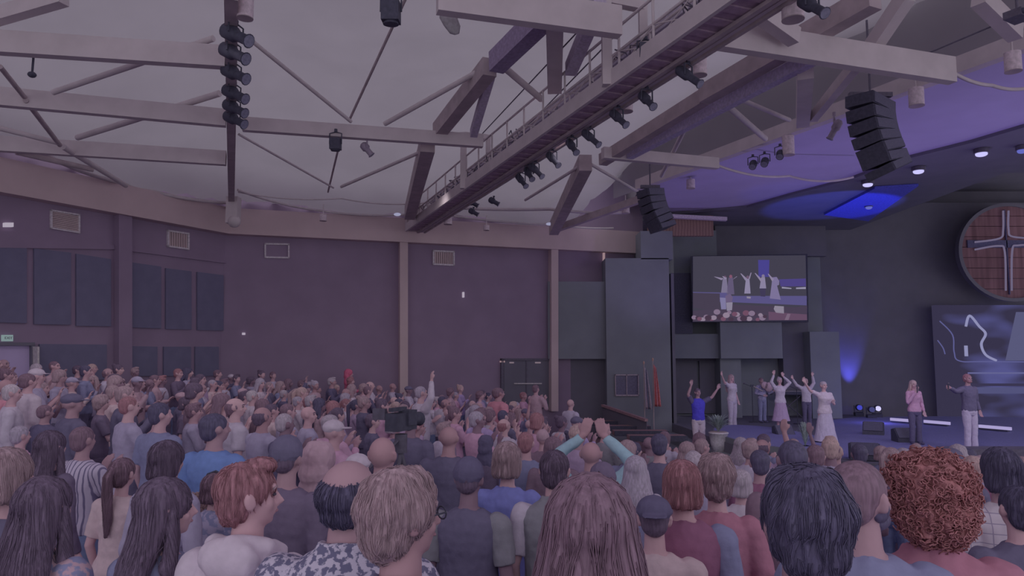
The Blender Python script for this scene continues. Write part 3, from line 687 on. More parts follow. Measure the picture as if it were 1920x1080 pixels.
def torso_secs(fem, g=0.0, z0=.84):
    if fem: base = [(.82, .12, .10, 0), (.90, .172, .122, -.005), (.97, .175, .125, -.01), (1.06, .145, .105, 0), (1.14, .132, .098, 0), (1.24, .145, .112, .01), (1.31, .158, .122, .018), (1.38, .163, .100, 0), (1.425, .15, .082, -.005), (1.455, .10, .068, -.01), (1.485, .062, .058, -.008)]
    else: base = [(.82, .12, .10, 0), (.90, .162, .118, -.005), (.97, .165, .12, 0), (1.06, .155, .115, .005), (1.15, .155, .115, .005), (1.25, .168, .122, .005), (1.33, .182, .122, 0), (1.39, .19, .105, -.005), (1.435, .165, .085, -.01), (1.465, .11, .072, -.012), (1.49, .068, .064, -.01)]
    return [(z, 0, cy, rx + g, ry + g) for z, rx, ry, cy in base if z >= z0 - .001]

_cache = {}
def cached(key, fn):
    if key not in _cache: _cache[key] = fn()
    return _cache[key]
def body_mesh(pose, fem, lod, yaw=0):
    def mk():
        b = MB(); b.loft(torso_secs(fem)); sw = .16 if fem else .182
        b.tube([(0, -.012, 1.44), (0, -.01, 1.50), (0, .0, 1.56), (0, .005, 1.61)], [.07, .056 if not fem else .048, .052 if not fem else .045, .05], 14)
        hs_ = len(b.v)
        # head: cranium, jaw, cheeks, nose, brow, lips, chin, ears
        b.ball((0, -.008, 1.668), (.074, .092, .088), 20, 14); b.ball((0, .028, 1.612), (.056, .060, .062), 16, 12)
        b.ball((0, .060, 1.575), (.026, .022, .020)); b.ball((.035, .055, 1.628), (.026, .024, .026)); b.ball((-.035, .055, 1.628), (.026, .024, .026))
        b.tube([(0, .082, 1.668), (0, .094, 1.648), (0, .108, 1.630), (0, .088, 1.620)], [.009, .010, .014, .009], 8)
        b.ball((0, .075, 1.686), (.050, .015, .012)); b.ball((0, .082, 1.600), (.022, .012, .008))
        for s in (1, -1): b.ball((.077 * s, -.004, 1.645), (.010, .020, .032), 10, 8); b.ball((.086 * s, -.012, 1.655), (.006, .016, .024), 8, 6)
        rm = Matrix.Rotation(R(yaw), 3, 'Z'); b.v[hs_:] = [tuple(rm @ Vector(v)) for v in b.v[hs_:]]
        for s in (1, -1):
            (0) and b.ball((.077 * s, -.004, 1.645), (.010, .020, .032), 10, 8)
            sh = Vector((sw * s, -.005, 1.405)); nm = pose[0 if s > 0 else 1]; el, wr, hd = ARM[nm]; el, wr = V3(el, s), V3(wr, s)
            if nm == 'out' and False: pass
            b.ball(sh, (.058, .056, .056)); md = (sh + el) / 2; md2 = el.lerp(wr, .3)
            k = .86 if fem else 1.0
            b.tube([sh, md, el], [.054 * k, .047 * k, .039 * k], 12); b.ball(el, .040 * k); b.tube([el, md2, wr], [.039 * k, .038 * k, .026 * k], 12); b.ball(wr, .026 * k)
            hand_parts(b, wr, hd, s)
            hp = Vector((.088 * s, 0, .90)); kn = Vector((.095 * s, .015, .49)); an = Vector((.10 * s, -.01, .085))
            b.tube([hp, hp.lerp(kn, .5), kn], [.088, .076, .055], 14); b.ball(kn, .055); b.tube([kn, kn.lerp(an, .35), an], [.053, .055, .036], 12)
            b.ball(an, .038); b.tube([an + Vector((0, -.03, -.045)), an + Vector((.01 * s, .07, -.052)), an + Vector((.02 * s, .15, -.062))], [.034, .036, .024], 10)
        return refine(b, .0085 if lod else .013, 2 if lod else 1, name='body')
    return cached(('body', pose, fem, lod, yaw), mk)
def head_bare(): pass
def shirt_mesh(pose, fem, sleeve, lod, hem=.86, loose=.017, which='all', style=''):
    def mk():
        b = MB(); sw = .16 if fem else .182
        if which in ('all', 'torso'):
            secs = torso_secs(fem, loose, hem)
            if hem < .84: secs = [(hem, 0, -.002, .19, .14)] + torso_secs(fem, loose, .9)
            if style == 'vest': secs = [s_ for s_ in secs if s_[0] < 1.47]
            b.loft(secs)
            if style == 'hood': b.ball((0, -.10, 1.47), (.115, .06, .075)); b.tube([(-.09, .05, 1.46), (-.10, -.04, 1.50), (0, -.11, 1.52), (.10, -.04, 1.50), (.09, .05, 1.46)], .032, 10)
            if style == 'collar': b.tube([(-.03, .075, 1.462), (-.068, .03, 1.490), (-.062, -.05, 1.508), (0, -.078, 1.515), (.062, -.05, 1.508), (.068, .03, 1.490), (.03, .075, 1.462)], .014, 8)
            if style == '': b.tube([(-.055, .05, 1.468), (-.068, -.02, 1.487), (0, -.074, 1.495), (.068, -.02, 1.487), (.055, .05, 1.468), (0, .075, 1.45), (-.055, .05, 1.468)], .009, 8)
        if (which == 'all' and style != 'vest') or which.startswith('sleeve'):
            for s in ((1, -1) if which == 'all' else (int(which[6:]),)):
                nm = pose[0 if s > 0 else 1]; sh = Vector((sw * s, -.005, 1.403)); el, wr, hd = ARM[nm]; el, wr = V3(el, s), V3(wr, s); k = .9 if fem else 1.0
                b.ball(sh + Vector((-.006 * s, 0, -.002)), (.080, .076, .074))
                if sleeve == 'long': b.tube([sh, (sh + el) / 2, el], [.076 * k, .066 * k, .058 * k], 14); b.ball(el, .056 * k); b.tube([el, el.lerp(wr, .35), el.lerp(wr, .93)], [.055 * k, .052 * k, .040 * k], 14)
                else: b.tube([sh, sh.lerp(el, .45), sh.lerp(el, .78)], [.076 * k, .070 * k, .068 * k], 14)
        return refine(b, .0095 if lod else .015, 2 if lod else 1, .009, 13, .8, name='shirt')
    return cached(('shirt', pose, fem, sleeve, lod, hem, loose, which, style), mk)
def leg_mesh(kind, lod):
    def mk():
        b = MB()
        if kind == 'trousers':
            b.loft([(.80, 0, 0, .15, .10), (.86, 0, 0, .172, .125), (.93, 0, 0, .176, .13), (1.01, 0, 0, .165, .122)])
            for s in (1, -1): b.tube([(.09 * s, 0, .90), (.094 * s, .005, .70), (.097 * s, .015, .49), (.10 * s, 0, .28), (.102 * s, -.005, .07)], [.100, .094, .075, .070, .072], 14)
        else:
            hem, fl = {'skirt': (.30, .30), 'dress': (.16, .30), 'shortskirt': (.50, .24)}[kind]
            secs = [(hem + (1.02 - hem) * q, 0, 0, fl + (.155 - fl) * q ** .8, fl * .85 + (.115 - fl * .85) * q ** .8) for q in (0, .15, .35, .55, .75, .9, 1)]
            b.loft(secs, 36)
        return refine(b, .011 if lod else .017, 1, .012 if kind != 'trousers' else .007, 16, .25 if kind != 'trousers' else .7, name=kind)
    return cached(('leg', kind, lod), mk)
def hair_mesh(kind, lod):
    def mk():
        b = MB(); vx = .0065 if lod else .011; amp, scl, zs, smo = .003, 60, .12, 2
        cap = lambda g=0.0: (b.ball((0, -.018, 1.682), (.083 + g, .099 + g, .088 + g), 20, 14), b.ball((0, -.048, 1.635), (.073 + g, .060 + g, .075 + g), 16, 12))
        if kind == 'short': cap()
        elif kind == 'quiff': cap(.003); b.ball((0, .035, 1.755), (.06, .055, .028)); amp = .007
        elif kind == 'buzz':
            b.ball((0, -.016, 1.678), (.079, .094, .086), 20, 14); b.ball((0, -.045, 1.64), (.069, .058, .066)); amp = .001
        elif kind == 'balding':
            b.ball((0, -.042, 1.652), (.081, .070, .066), 18, 12); b.ball((.050, -.02, 1.655), (.034, .06, .050)); b.ball((-.050, -.02, 1.655), (.034, .06, .050)); b.ball((0, -.05, 1.61), (.064, .05, .05))
        elif kind == 'wavy': cap(.010); b.ball((0, .0, 1.74), (.075, .075, .045)); amp, scl, zs = .012, 28, .5
        elif kind == 'curly':
            b.ball((0, -.02, 1.70), (.112, .120, .110), 20, 14); b.ball((0, -.055, 1.62), (.105, .085, .10)); amp, scl, zs, smo = .020, 34, 1, 0
        elif kind == 'bob':
            cap(.008); b.loft([(1.555, 0, -.055, .075, .05), (1.58, 0, -.05, .094, .066), (1.64, 0, -.035, .096, .075), (1.70, 0, -.02, .088, .085)]); amp, scl = .006, 45
        elif kind in ('long', 'verylong'):
            cap(.008); bt = 1.18 if kind == 'long' else .98
            b.loft([(bt, 0, -.135, .095, .03), (bt + .08, 0, -.135, .135, .04), (1.36, 0, -.128, .150, .048), (1.46, 0, -.105, .140, .055), (1.54, 0, -.07, .110, .062), (1.62, 0, -.045, .098, .072), (1.70, 0, -.02, .088, .085)])
            for s in (1, -1): b.tube([(.080 * s, .01, 1.66), (.092 * s, .01, 1.56), (.115 * s, -.01, 1.46), (.12 * s, .04, 1.36), (.11 * s, .07, 1.24)], [.018, .024, .03, .026, .012], 10)
            amp, scl, zs = .006, 42, .08
        elif kind == 'ponytail':
            cap(.002); b.ball((0, -.118, 1.70), .022); b.tube([(0, -.11, 1.70), (0, -.155, 1.65), (0, -.150, 1.53), (.01, -.145, 1.36), (0, -.14, 1.22)], [.022, .032, .036, .030, .012], 12)
        elif kind == 'bun': cap(.002); b.ball((0, -.10, 1.745), (.042, .04, .04))
        elif kind in ('cap', 'capback'):
            b.ball((0, -.012, 1.702), (.088, .104, .072), 20, 14); b.tube([(0, -.012, 1.69), (0, -.012, 1.705)], .094, 24)
            s = 1 if kind == 'cap' else -1
            for k in range(5): b.ball(((k - 2) * .022, s * (.125 - abs(k - 2) * .006), 1.693), (.022, .052, .006))
            b.ball((0, -.012, 1.774), .008); amp = .001
        elif kind == 'beanie':
            b.ball((0, -.014, 1.695), (.086, .103, .094), 20, 14); b.tube([(0, -.018, 1.665), (0, -.015, 1.70)], [.090, .092], 24); amp, scl, zs = .003, 70, .2
        elif kind in ('hood', 'scarf'):
            b.ball((0, -.03, 1.685), (.104, .112, .108), 20, 14); b.ball((0, -.065, 1.60), (.10, .085, .11))
            b.loft([(1.36, 0, -.02, .185, .11), (1.42, 0, -.035, .165, .105), (1.48, 0, -.04, .12, .09), (1.56, 0, -.045, .095, .08)]); amp, scl, zs = .012, 22, .6
        me = refine(b, vx, smo, amp, scl, zs, name='hair')
        return strands(me, kind) if lod == 2 and kind not in HNAME and kind != 'buzz' else me
    return cached(('hair', kind, lod), mk)
def strands(me, kind):
    from mathutils.bvhtree import BVHTree
    bvh = BVHTree.FromPolygons([v.co for v in me.vertices], [p.vertices[:] for p in me.polygons]); rs = random.Random(7); me.update()
    V = me.vertices; n = {'curly': 1500, 'buzz': 0, 'verylong': 1700, 'long': 1300, 'ponytail': 900, 'bob': 1100, 'wavy': 1000}.get(kind, 800); L_ = {'curly': .05, 'verylong': .42, 'long': .32, 'bob': .16, 'ponytail': .14, 'wavy': .085, 'quiff': .06, 'short': .055, 'balding': .045, 'bun': .1}.get(kind, .06)
    b = MB(); b.v = [tuple(v.co) for v in V]; b.f = [list(p.vertices) for p in me.polygons]; b.m = [0] * len(b.f); b.sm = [True] * len(b.f); crown = Vector((0, -.045, 1.78))
    for i in range(n):
        v = V[rs.randrange(len(V))]; p = v.co.copy(); P = []; steps = 9; ln = L_ * rs.uniform(.6, 1.15); ph = rs.uniform(0, 6.28); wav = {'wavy': .55, 'curly': 0, 'quiff': .45}.get(kind, .12); out_ = rs.uniform(.0005, .0035)
        for k in range(steps):
            loc, nor, _, _ = bvh.find_nearest(p)
            if loc is None: break
            if kind == 'curly':
                tt = nor.orthogonal().normalized(); bb = nor.cross(tt); a = ph + k * .9; rr = .009; q = v.co + nor * (.002 + k * .0022) + (tt * math.cos(a) + bb * math.sin(a)) * rr
                P.append(q); continue
            P.append(loc + nor * (out_ + (.004 if k == steps - 1 and rs.random() < .3 else 0)))
            d = (loc - crown); d.z = 0; d = d.normalized() * .5 + Vector((0, 0, -1.0)); nz = noise.noise_vector(loc * 14 + Vector((ph * .15, 0, 0))); d += nz * wav
            d -= nor * d.dot(nor)
            if d.length < 1e-4: break
            p = loc + d.normalized() * (ln / steps) + nor * .002
        if len(P) > 3: b.tube(P, [.0016 * (1 - .6 * k / len(P)) for k in range(len(P))] if kind != 'curly' else .0022, 3, caps=False)
    out = b.mesh(me.name); out.materials.append(None); return out
def part_obj(name, me, m, parent, rz=0, label=None):
    o = bpy.data.objects.new(name, me); col.objects.link(o); o.parent = parent
    o.material_slots[0].link = 'OBJECT'; o.material_slots[0].material = m
    if rz: o.rotation_euler = (0, 0, rz)
    if label: o['label'] = label
    return o
def small(key, fn):
    def mk():
        b = MB(); fn(b); me = b.mesh(key); me.materials.append(None); return me
    return cached(('small', key), mk)

C = dict(black=(56, 52, 70), charcoal=(61, 57, 74), dark=(66, 58, 74), brown=(78, 64, 76), white=(128, 120, 134), offwhite=(117, 108, 119), grey=(96, 90, 108), lightgrey=(110, 103, 118), slate=(76, 76, 98),
         pink=(128, 100, 120), salmon=(134, 92, 106), red=(116, 58, 78), blue=(66, 80, 116), violet=(80, 82, 126), royal=(68, 62, 160), teal=(92, 109, 120), sage=(96, 104, 114), tan=(106, 88, 98), beige=(114, 100, 106), rust=(98, 66, 80), maroon=(82, 54, 72),
         olive=(78, 76, 84), navy=(62, 62, 88), mauve=(100, 86, 106), denim=(72, 78, 102), magenta=(126, 70, 104), lilac=(114, 100, 132))
HC = dict(black=(54, 50, 68), darkbrown=(63, 53, 68), brown=(78, 62, 74), auburn=(96, 68, 76), ginger=(104, 70, 74), blond=(120, 101, 104), darkblond=(100, 84, 92), grey=(104, 96, 110), white=(130, 120, 130), silver=(106, 97, 108))
SK = dict(light=(112, 90, 97), fair=(120, 98, 104), tan=(99, 79, 87), brown=(80, 64, 75), deep=(68, 55, 70), ruddy=(100, 78, 85))
_shn = {'slate': 'slate blue', 'lightgrey': 'light grey', 'offwhite': 'off white', 'sage': 'grey green', 'royal': 'bright blue', 'violet': 'violet blue', 'dark': 'dark', 'denim': 'denim blue'}
PK = .20
def cloth(name, pattern=None):
    if pattern == 'speckle': return mat('cloth_speckle', (118, 112, 126), k=PK, kind='speck', sc1=55, rgb2=(60, 58, 76), bump=.2)
    if pattern == 'stripe': return mat('cloth_stripe', (124, 116, 132), k=PK, kind='stripe', sc1=9, rgb2=(66, 60, 80))
    if pattern == 'plaid': return mat('cloth_plaid', (126, 118, 128), k=PK, kind='plaid', sc1=5, rgb2=(88, 80, 96))
    if pattern == 'floral': return mat('cloth_floral_' + name, C[name], k=PK, kind='speck', sc1=22, rgb2=C['slate'])
    return mat('cloth_' + name, C[name], k=PK, sc1=22, amt=.05, bump=.25)
def hairmat(n): return mat('hair_' + n, HC[n], k=PK, kind='streak', sc1=90, amt=.17, rough=.55, spec=.25, bump=.35)
def skinmat(n): return mat('skin_' + n, SK[n], k=PK, sc1=9, amt=.05, rough=.6, spec=.2)
M_eye = mat('eye_dark', (50, 42, 58), k=.3, rough=.3, spec=.4); M_lip = mat('lips', (98, 74, 84), k=PK)
HNAME = {'cap': 'cap', 'capback': 'cap', 'beanie': 'beanie', 'hood': 'hood', 'scarf': 'headscarf'}
placed = []; near_group = 'congregation standing in the hall'
def person(x, y, z, H, rz, pose=('down', 'down'), fem=False, hair='short', hc='brown', skin='light', top='grey', sleeve='long', style='', pattern=None, legs='trousers', leg='charcoal', yaw=0,
           lod=0, label='person', group='congregation standing in the hall', sleevecol=None, wide=1.0, feet=False, face=False, extras=(), hatcol=None, sky=None):
    s = H / 1.755; hlod = lod if group != near_group or lod == 0 else 2
    t = empty('person', (x, y, z), rz, label, 'person', group); t.scale = (s * wide, s * wide, s)
    part_obj('body', body_mesh(pose, fem, lod, yaw), skinmat(skin), t)
    tm = cloth(top, pattern)
    if sleevecol: part_obj('shirt', shirt_mesh(pose, fem, sleeve, lod, which='torso', style=style), tm, t); [part_obj('sleeve', shirt_mesh(pose, fem, sleeve, lod, which='sleeve%d' % q, style='', loose=.013), cloth(sleevecol), t, label=_shn.get(sleevecol, sleevecol) + ' sleeve') for q in (1, -1)]
    else: part_obj({'vest': 'vest', 'hood': 'hoodie'}.get(style, 'shirt'), shirt_mesh(pose, fem, sleeve, lod, style=style), tm, t)
    part_obj({'dress': 'dress_skirt', 'shortskirt': 'skirt'}.get(legs, legs), leg_mesh(legs, lod), cloth(leg), t)
    if hair != 'bald':
        hm = cloth(hatcol or hc) if hair in HNAME else hairmat(hc)
        ho = part_obj(HNAME.get(hair, 'hair'), hair_mesh(hair, hlod), hm, t, R(yaw))
        if hair in ('cap', 'capback', 'beanie') and lod: part_obj('hair', hair_mesh('buzz', lod), hairmat('darkbrown'), t, R(yaw))
    if face:
        for sg in (1, -1):
            part_obj('eye', small('eye%d' % sg, lambda b: b.ball((.030 * sg, .076, 1.660), (.013, .009, .006), 10, 6)), M_eye, t, R(yaw))
            part_obj('eyebrow', small('brow%d' % sg, lambda b: b.tube([(.016 * sg, .086, 1.682), (.032 * sg, .084, 1.687), (.048 * sg, .072, 1.680)], .0045, 6)), hairmat('darkbrown' if hc in ('black', 'darkbrown', 'brown') else 'darkblond'), t, R(yaw))
        part_obj('mouth', small('mouth', lambda b: b.ball((0, .088, 1.600), (.020, .009, .006), 10, 6)), M_lip, t, R(yaw))
    if feet:
        for sg in (1, -1): part_obj('shoe', small('shoe%d' % sg, lambda b: (b.ball((.105 * sg, .0, .05), (.045, .075, .05)), b.ball((.115 * sg, .10, .035), (.045, .095, .035)))), cloth('offwhite' if feet == 'light' else ('pink' if feet == 'pink' else 'black')), t)
    for nm, fn, m in extras: part_obj(nm, small(nm + label[:20], fn), m, t, R(yaw) if nm in ('glasses', 'beard', 'headband', 'ear_ring', 'strap') else 0)
    placed.append((x, y)); return t
def glasses(b):
    for s in (1, -1):
        P = [(.032 * s + .022 * math.cos(a * PI / 6), .100, 1.658 + .016 * math.sin(a * PI / 6)) for a in range(13)]; b.tube(P, .0022, 5); b.tube([(.054 * s, .098, 1.662), (.078 * s, .04, 1.664), (.082 * s, -.01, 1.66)], .0025, 5)
    b.tube([(-.01, .10, 1.66), (.01, .10, 1.66)], .002, 5)
def beard(b): b.ball((0, .042, 1.588), (.060, .056, .040), 16, 10); b.ball((.05, .02, 1.62), (.018, .04, .035)); b.ball((-.05, .02, 1.62), (.018, .04, .035))

def facing(x, y, tx=SX, ty=SY): return math.atan2(ty - y, tx - x) - PI / 2
# near and middle people measured one by one: head centre, head top, head width in the frame
def near(px, py, wpx, label, real=.165, H=None, rz=None, turn=0, **kw):
    d = real * F / wpx; hd = {'curly': .075, 'wavy': .012, 'cap': .015, 'beanie': .02, 'hood': .03, 'scarf': .03, 'quiff': .02}.get(kw.get('hair', 'short'), .0)
    p = PY(px, py, d); fz = floor_z(p.x, p.y); Hh = p.z - fz - hd
    z = fz
    if not H: H = min(1.95, max(1.25, Hh))
    k = kw.pop('k', 1); z = p.z - hd - H
    r = facing(p.x, p.y) if rz is None else R(rz)
    if d > 7 and abs(z - fz) > .25: z = fz; H = Hh
    kw.setdefault('lod', 1 if d < 5.2 else 0)
    near.log.append((label[:34], round(d, 2), round(Hh, 2)))
    z = fz if abs(z - fz) < .02 else z
    return person(p.x, p.y, z, H, r + R(turn), label=label, **kw)
near.log = []
D2 = ('down', 'down'); CL = ('clasp', 'clasp'); CP = ('clap', 'clap'); UP = ('up', 'up')
# front row, closest to the camera
near(1105, 905, 186, 'woman with long smooth centre parted brown hair, closest in the bottom middle', real=.20, rz=-4, fem=True, hair='verylong', hc='brown', top='dark', wide=1.0)
near(755, 885, 158, 'older person with wavy sandy grey hair, glasses and blue collar, face turned right', real=.21, rz=-6, hair='wavy', hc='darkblond', skin='ruddy', top='slate', style='collar', yaw=-48, face=True, extras=[('glasses', glasses, M_black)])
near(655, 864, 103, 'person with balding dark hair in black and white speckled shirt', real=.165, rz=-4, hair='balding', hc='black', skin='tan', pattern='speckle', sleeve='short', style='collar', wide=1.12)
near(470, 862, 96, 'auburn haired teenager in pale grey hooded sweatshirt looking right', real=.165, rz=-14, hair='quiff', hc='auburn', top='offwhite', style='hood', yaw=-50, face=True)
near(315, 905, 95, 'young person with very long dark hair and grey blue shirt looking right', real=.175, rz=-14, fem=True, hair='verylong', hc='darkbrown', top='slate', sleeve='short', yaw=-40, face=True)
near(88, 902, 98, 'woman with long near black hair and tan floral top at the bottom left corner', real=.18, rz=-15, fem=True, hair='verylong', hc='darkbrown', top='tan', pattern='floral')
near(232, 862, 46, 'child with brown ponytail in beige short sleeved shirt', real=.15, rz=-12, fem=True, hair='ponytail', hc='brown', top='beige', sleeve='short', leg='denim')
near(18, 848, 98, 'person with big sandy blond hair cut off by the left edge', real=.20, rz=-20, fem=True, hair='bob', hc='darkblond', top='charcoal')
near(1507, 884, 186, 'dark haired person filling the bottom right foreground, closest black head', real=.215, rz=-8, hair='wavy', hc='black', top='charcoal', skin='tan')
near(1735, 835, 168, 'person with big curly auburn hair in rust brown collared shirt', real=.30, rz=-10, fem=False, hair='curly', hc='ginger', top='rust', style='collar', wide=1.1)
near(1610, 868, 102, 'shaven headed bearded man looking right beside the black haired head', real=.165, rz=-12, hair='buzz', hc='brown', skin='tan', top='slate', yaw=-45, face=True, extras=[('beard', beard, hairmat('black'))])
near(1278, 870, 66, 'auburn haired person in red shirt with slate raglan sleeves', rz=-10, hair='bob', hc='auburn', top='maroon', sleevecol='slate', skin='light')
near(1342, 855, 62, 'person with wind blown sandy hair in rust T shirt', rz=-12, fem=True, hair='wavy', hc='darkblond', top='rust', sleeve='short')
near(1226, 935, 76, 'person in black satin cap and beige T shirt', real=.18, rz=-10, hair='capback', hatcol='black', hc='black', top='beige', sleeve='short')
near(880, 858, 58, 'man in round black knitted hat and black vest over grey sleeves', rz=-14, hair='beanie', hatcol='black', skin='brown', top='charcoal', sleevecol='olive', sleeve='short')
near(952, 834, 50, 'person with neat blond bob in violet blue shirt', rz=-14, fem=True, hair='bob', hc='darkblond', top='violet', leg='charcoal')
near(1040, 848, 52, 'dark haired person in grey vest over white shirt', real=.15, rz=-12, hair='short', hc='darkbrown', top='olive', sleevecol='white', sleeve='short', style='collar')
near(540, 818, 58, 'person in dark grey knitted hat and brown jacket', rz=-16, hair='beanie', hatcol='charcoal', skin='tan', top='dark')
near(602, 826, 62, 'person in draped tan hood and tan shirt', real=.19, rz=-16, hair='hood', hatcol='tan', top='beige', fem=True)
near(718, 820, 52, 'bald man in grey green shirt, middle foreground', rz=-14, real=.155, hair='bald', skin='ruddy', top='sage')
near(672, 850, 48, 'person in plain white cap behind the speckled shirt', rz=-14, hair='cap', hatcol='offwhite', top='grey')
near(316, 832, 66, 'dark brown haired person with smooth hood like bob, left of centre front', real=.19, rz=-16, fem=True, hair='bob', hc='darkbrown', top='grey')
near(158, 802, 42, 'man in striped white and grey shirt and jeans with hands raised to his face', rz=-22, hair='short', hc='brown', skin='tan', pose=CP, pattern='stripe', leg='denim', sleeve='long')
near(405, 778, 42, 'dark haired man in plain blue T shirt', rz=-20, hair='short', hc='black', skin='tan', top='blue', sleeve='short', leg='denim', wide=1.1, yaw=-25)
near(302, 757, 34, 'dark haired man in slate grey T shirt left of the blue T shirt', rz=-22, hair='short', hc='black', top='slate', sleeve='short', yaw=-30)
near(404, 892, 50, 'brown haired woman with black headband and mottled grey cardigan', rz=-14, fem=True, hair='bob', hc='brown', top='grey', pattern='floral', extras=[('headband', lambda b: b.tube([(-.09, -.02, 1.70), (-.07, .0, 1.765), (0, .0, 1.79), (.07, 0, 1.765), (.09, -.02, 1.70)], .009, 8), M_black)])
near(366, 915, 44, 'child with fuzzy orange blond hair in front of the headband woman', real=.15, rz=-14, hair='curly', hc='blond', top='tan')
near(842, 800, 33, 'bald man in charcoal T shirt with a pink shirted neighbour', real=.155, rz=-16, hair='bald', skin='ruddy', top='charcoal', sleeve='short', wide=1.1)
near(1108, 829, 36, 'bald man in teal shirt with both arms raised overhead, hands joined', real=.155, rz=-18, hair='bald', skin='ruddy', pose=('upin', 'upin'), top='teal', wide=1.1, lod=1)
near(1130, 868, 52, 'person in smooth dark charcoal knitted cap behind the long brown hair', rz=-12, hair='beanie', hatcol='dark', top='brown')
near(1192, 858, 42, 'person with stringy dark grey hair on white shirt', rz=-14, fem=True, hair='long', hc='grey', top='white')
near(1236, 815, 32, 'dark haired person in charcoal jacket behind the stringy grey hair', rz=-14, hair='short', hc='black', top='charcoal')
near(1484, 828, 54, 'short dark haired man in brown jacket with white collar', rz=-14, hair='buzz', hc='black', skin='brown', top='brown', style='collar', yaw=10)
near(1424, 846, 38, 'black haired person in dark red shirt left of the brown jacket', rz=-12, hair='short', hc='black', top='maroon', skin='tan')
near(1300, 846, 38, 'grey bald topped person near the potted plant', rz=-12, hair='buzz', hc='silver', top='grey')
near(1388, 884, 42, 'grey white bob haired person by the rust T shirt', rz=-12, fem=True, hair='bob', hc='silver', top='offwhite')
near(1528, 836, 33, 'brown haired person in olive jacket facing the stage', rz=-12, hair='short', hc='brown', top='olive')
near(1610, 834, 28, 'person with short black hair in front of the wedge speaker', rz=-10, hair='short', hc='black', skin='brown', top='dark')
near(1872, 846, 62, 'black haired person in white windowpane checked shirt', real=.18, rz=-6, fem=True, hair='bob', hc='black', pattern='plaid', sleeve='short', skin='tan')
near(1822, 858, 32, 'blond person left of the checked shirt', rz=-8, fem=True, hair='bob', hc='blond', top='maroon')
near(1916, 858, 34, 'person with tan hair and pink collar at the right edge', rz=-6, hair='short', hc='darkblond', top='pink')
near(1858, 998, 46, 'small child in bright pink knitted hat at the lower right', real=.15, rz=-4, hair='beanie', hatcol='magenta', skin='light', top='salmon')
near(1906, 915, 56, 'person in charcoal jacket cut off by the right edge', real=.14, rz=-4, hair='short', hc='black', top='charcoal')
near(986, 812, 32, 'person with short reddish grey hair in grey blue shirt', rz=-14, hair='short', hc='auburn', top='slate')
near(1018, 806, 24, 'person in round olive brown cap, upper of two', rz=-14, hair='beanie', hatcol='tan', top='brown')
near(1038, 822, 34, 'person in dark brown broad hat like hair, lower of two', rz=-14, hair='bob', hc='brown', top='brown')
near(912, 815, 26, 'person with black hood shaped hair right of the bald charcoal man', rz=-14, hair='hood', hatcol='black', top='dark')
near(770, 770, 30, 'dark haired camera operator standing behind the black video camera', rz=-20, hair='short', hc='black', skin='brown', top='charcoal')
near(54, 702, 22, 'man in loose white shirt, brown hair, near the doorway', rz=-30, hair='short', hc='brown', top='offwhite', wide=1.15, leg='olive')
near(86, 760, 26, 'person in black jacket left of the dark cap, back to camera', rz=-30, hair='buzz', hc='brown', skin='tan', top='black', wide=1.1)
near(138, 738, 28, 'person in flat dark grey cap and charcoal shirt', rz=-38, hair='cap', hatcol='charcoal', skin='tan', top='charcoal', yaw=-20, wide=1.15)
near(12, 712, 24, 'bald ruddy man at the left frame edge', rz=-40, hair='bald', skin='ruddy', top='salmon')
near(24, 722, 26, 'white haired person in white top at the left frame edge', rz=-60, hair='short', hc='white', top='white', face=True)
near(40, 800, 34, 'person in pink and white jacket at the left edge', rz=-30, hair='short', hc='grey', top='pink')
near(98, 812, 44, 'person with long near black hair left of the striped shirt', real=.15, rz=-20, fem=True, hair='long', hc='darkbrown', top='dark')
near(655, 692, 10.5, 'person in bright red clothing with orange hair against the back wall', rz=-70, real=.17, hair='scarf', hatcol='red', top='red', pose=CL, fem=True)
near(292, 712, 13, 'person in bright royal blue shirt against the left wall', real=.17, rz=-60, hair='short', hc='darkbrown', top='royal')
near(935, 728, 14, 'broad person in strong salmon pink top near the double door', real=.17, rz=-60, hair='short', hc='brown', skin='ruddy', top='salmon', wide=1.3)
near(1070, 749, 12, 'person in grey robe like coat standing alone at the far right of the back rows', real=.17, rz=-50, hair='bald', skin='fair', top='lightgrey', legs='skirt', leg='lightgrey', pose=CL)
near(690, 725, 13, 'man in open black suit jacket over white shirt in the middle rows', real=.17, rz=-60, hair='short', hc='brown', top='black', pose=CP)
near(533, 732, 14, 'silver haired man in black jacket and white shirt turned to the stage', real=.17, rz=-60, hair='short', hc='silver', top='black')
near(474, 733, 18, 'white haired man in pale blue shirt looking right', real=.17, rz=-60, hair='short', hc='white', top='offwhite', face=True)
near(790, 725, 18, 'fair faced person in white shirt in front of the tall pillar', real=.17, rz=-60, hair='buzz', hc='grey', skin='fair', top='white', face=True, pose=('up', 'clasp'))
near(830, 744, 14, 'person in crisp white jacket with folded arms below the grilled vent', real=.17, rz=-50, hair='short', hc='black', skin='tan', top='white', pose=CL)
near(1005, 722, 11, 'bearded person with raised hands, topmost by the second pillar', real=.17, rz=-40, hair='short', hc='brown', top='tan', pose=CP)

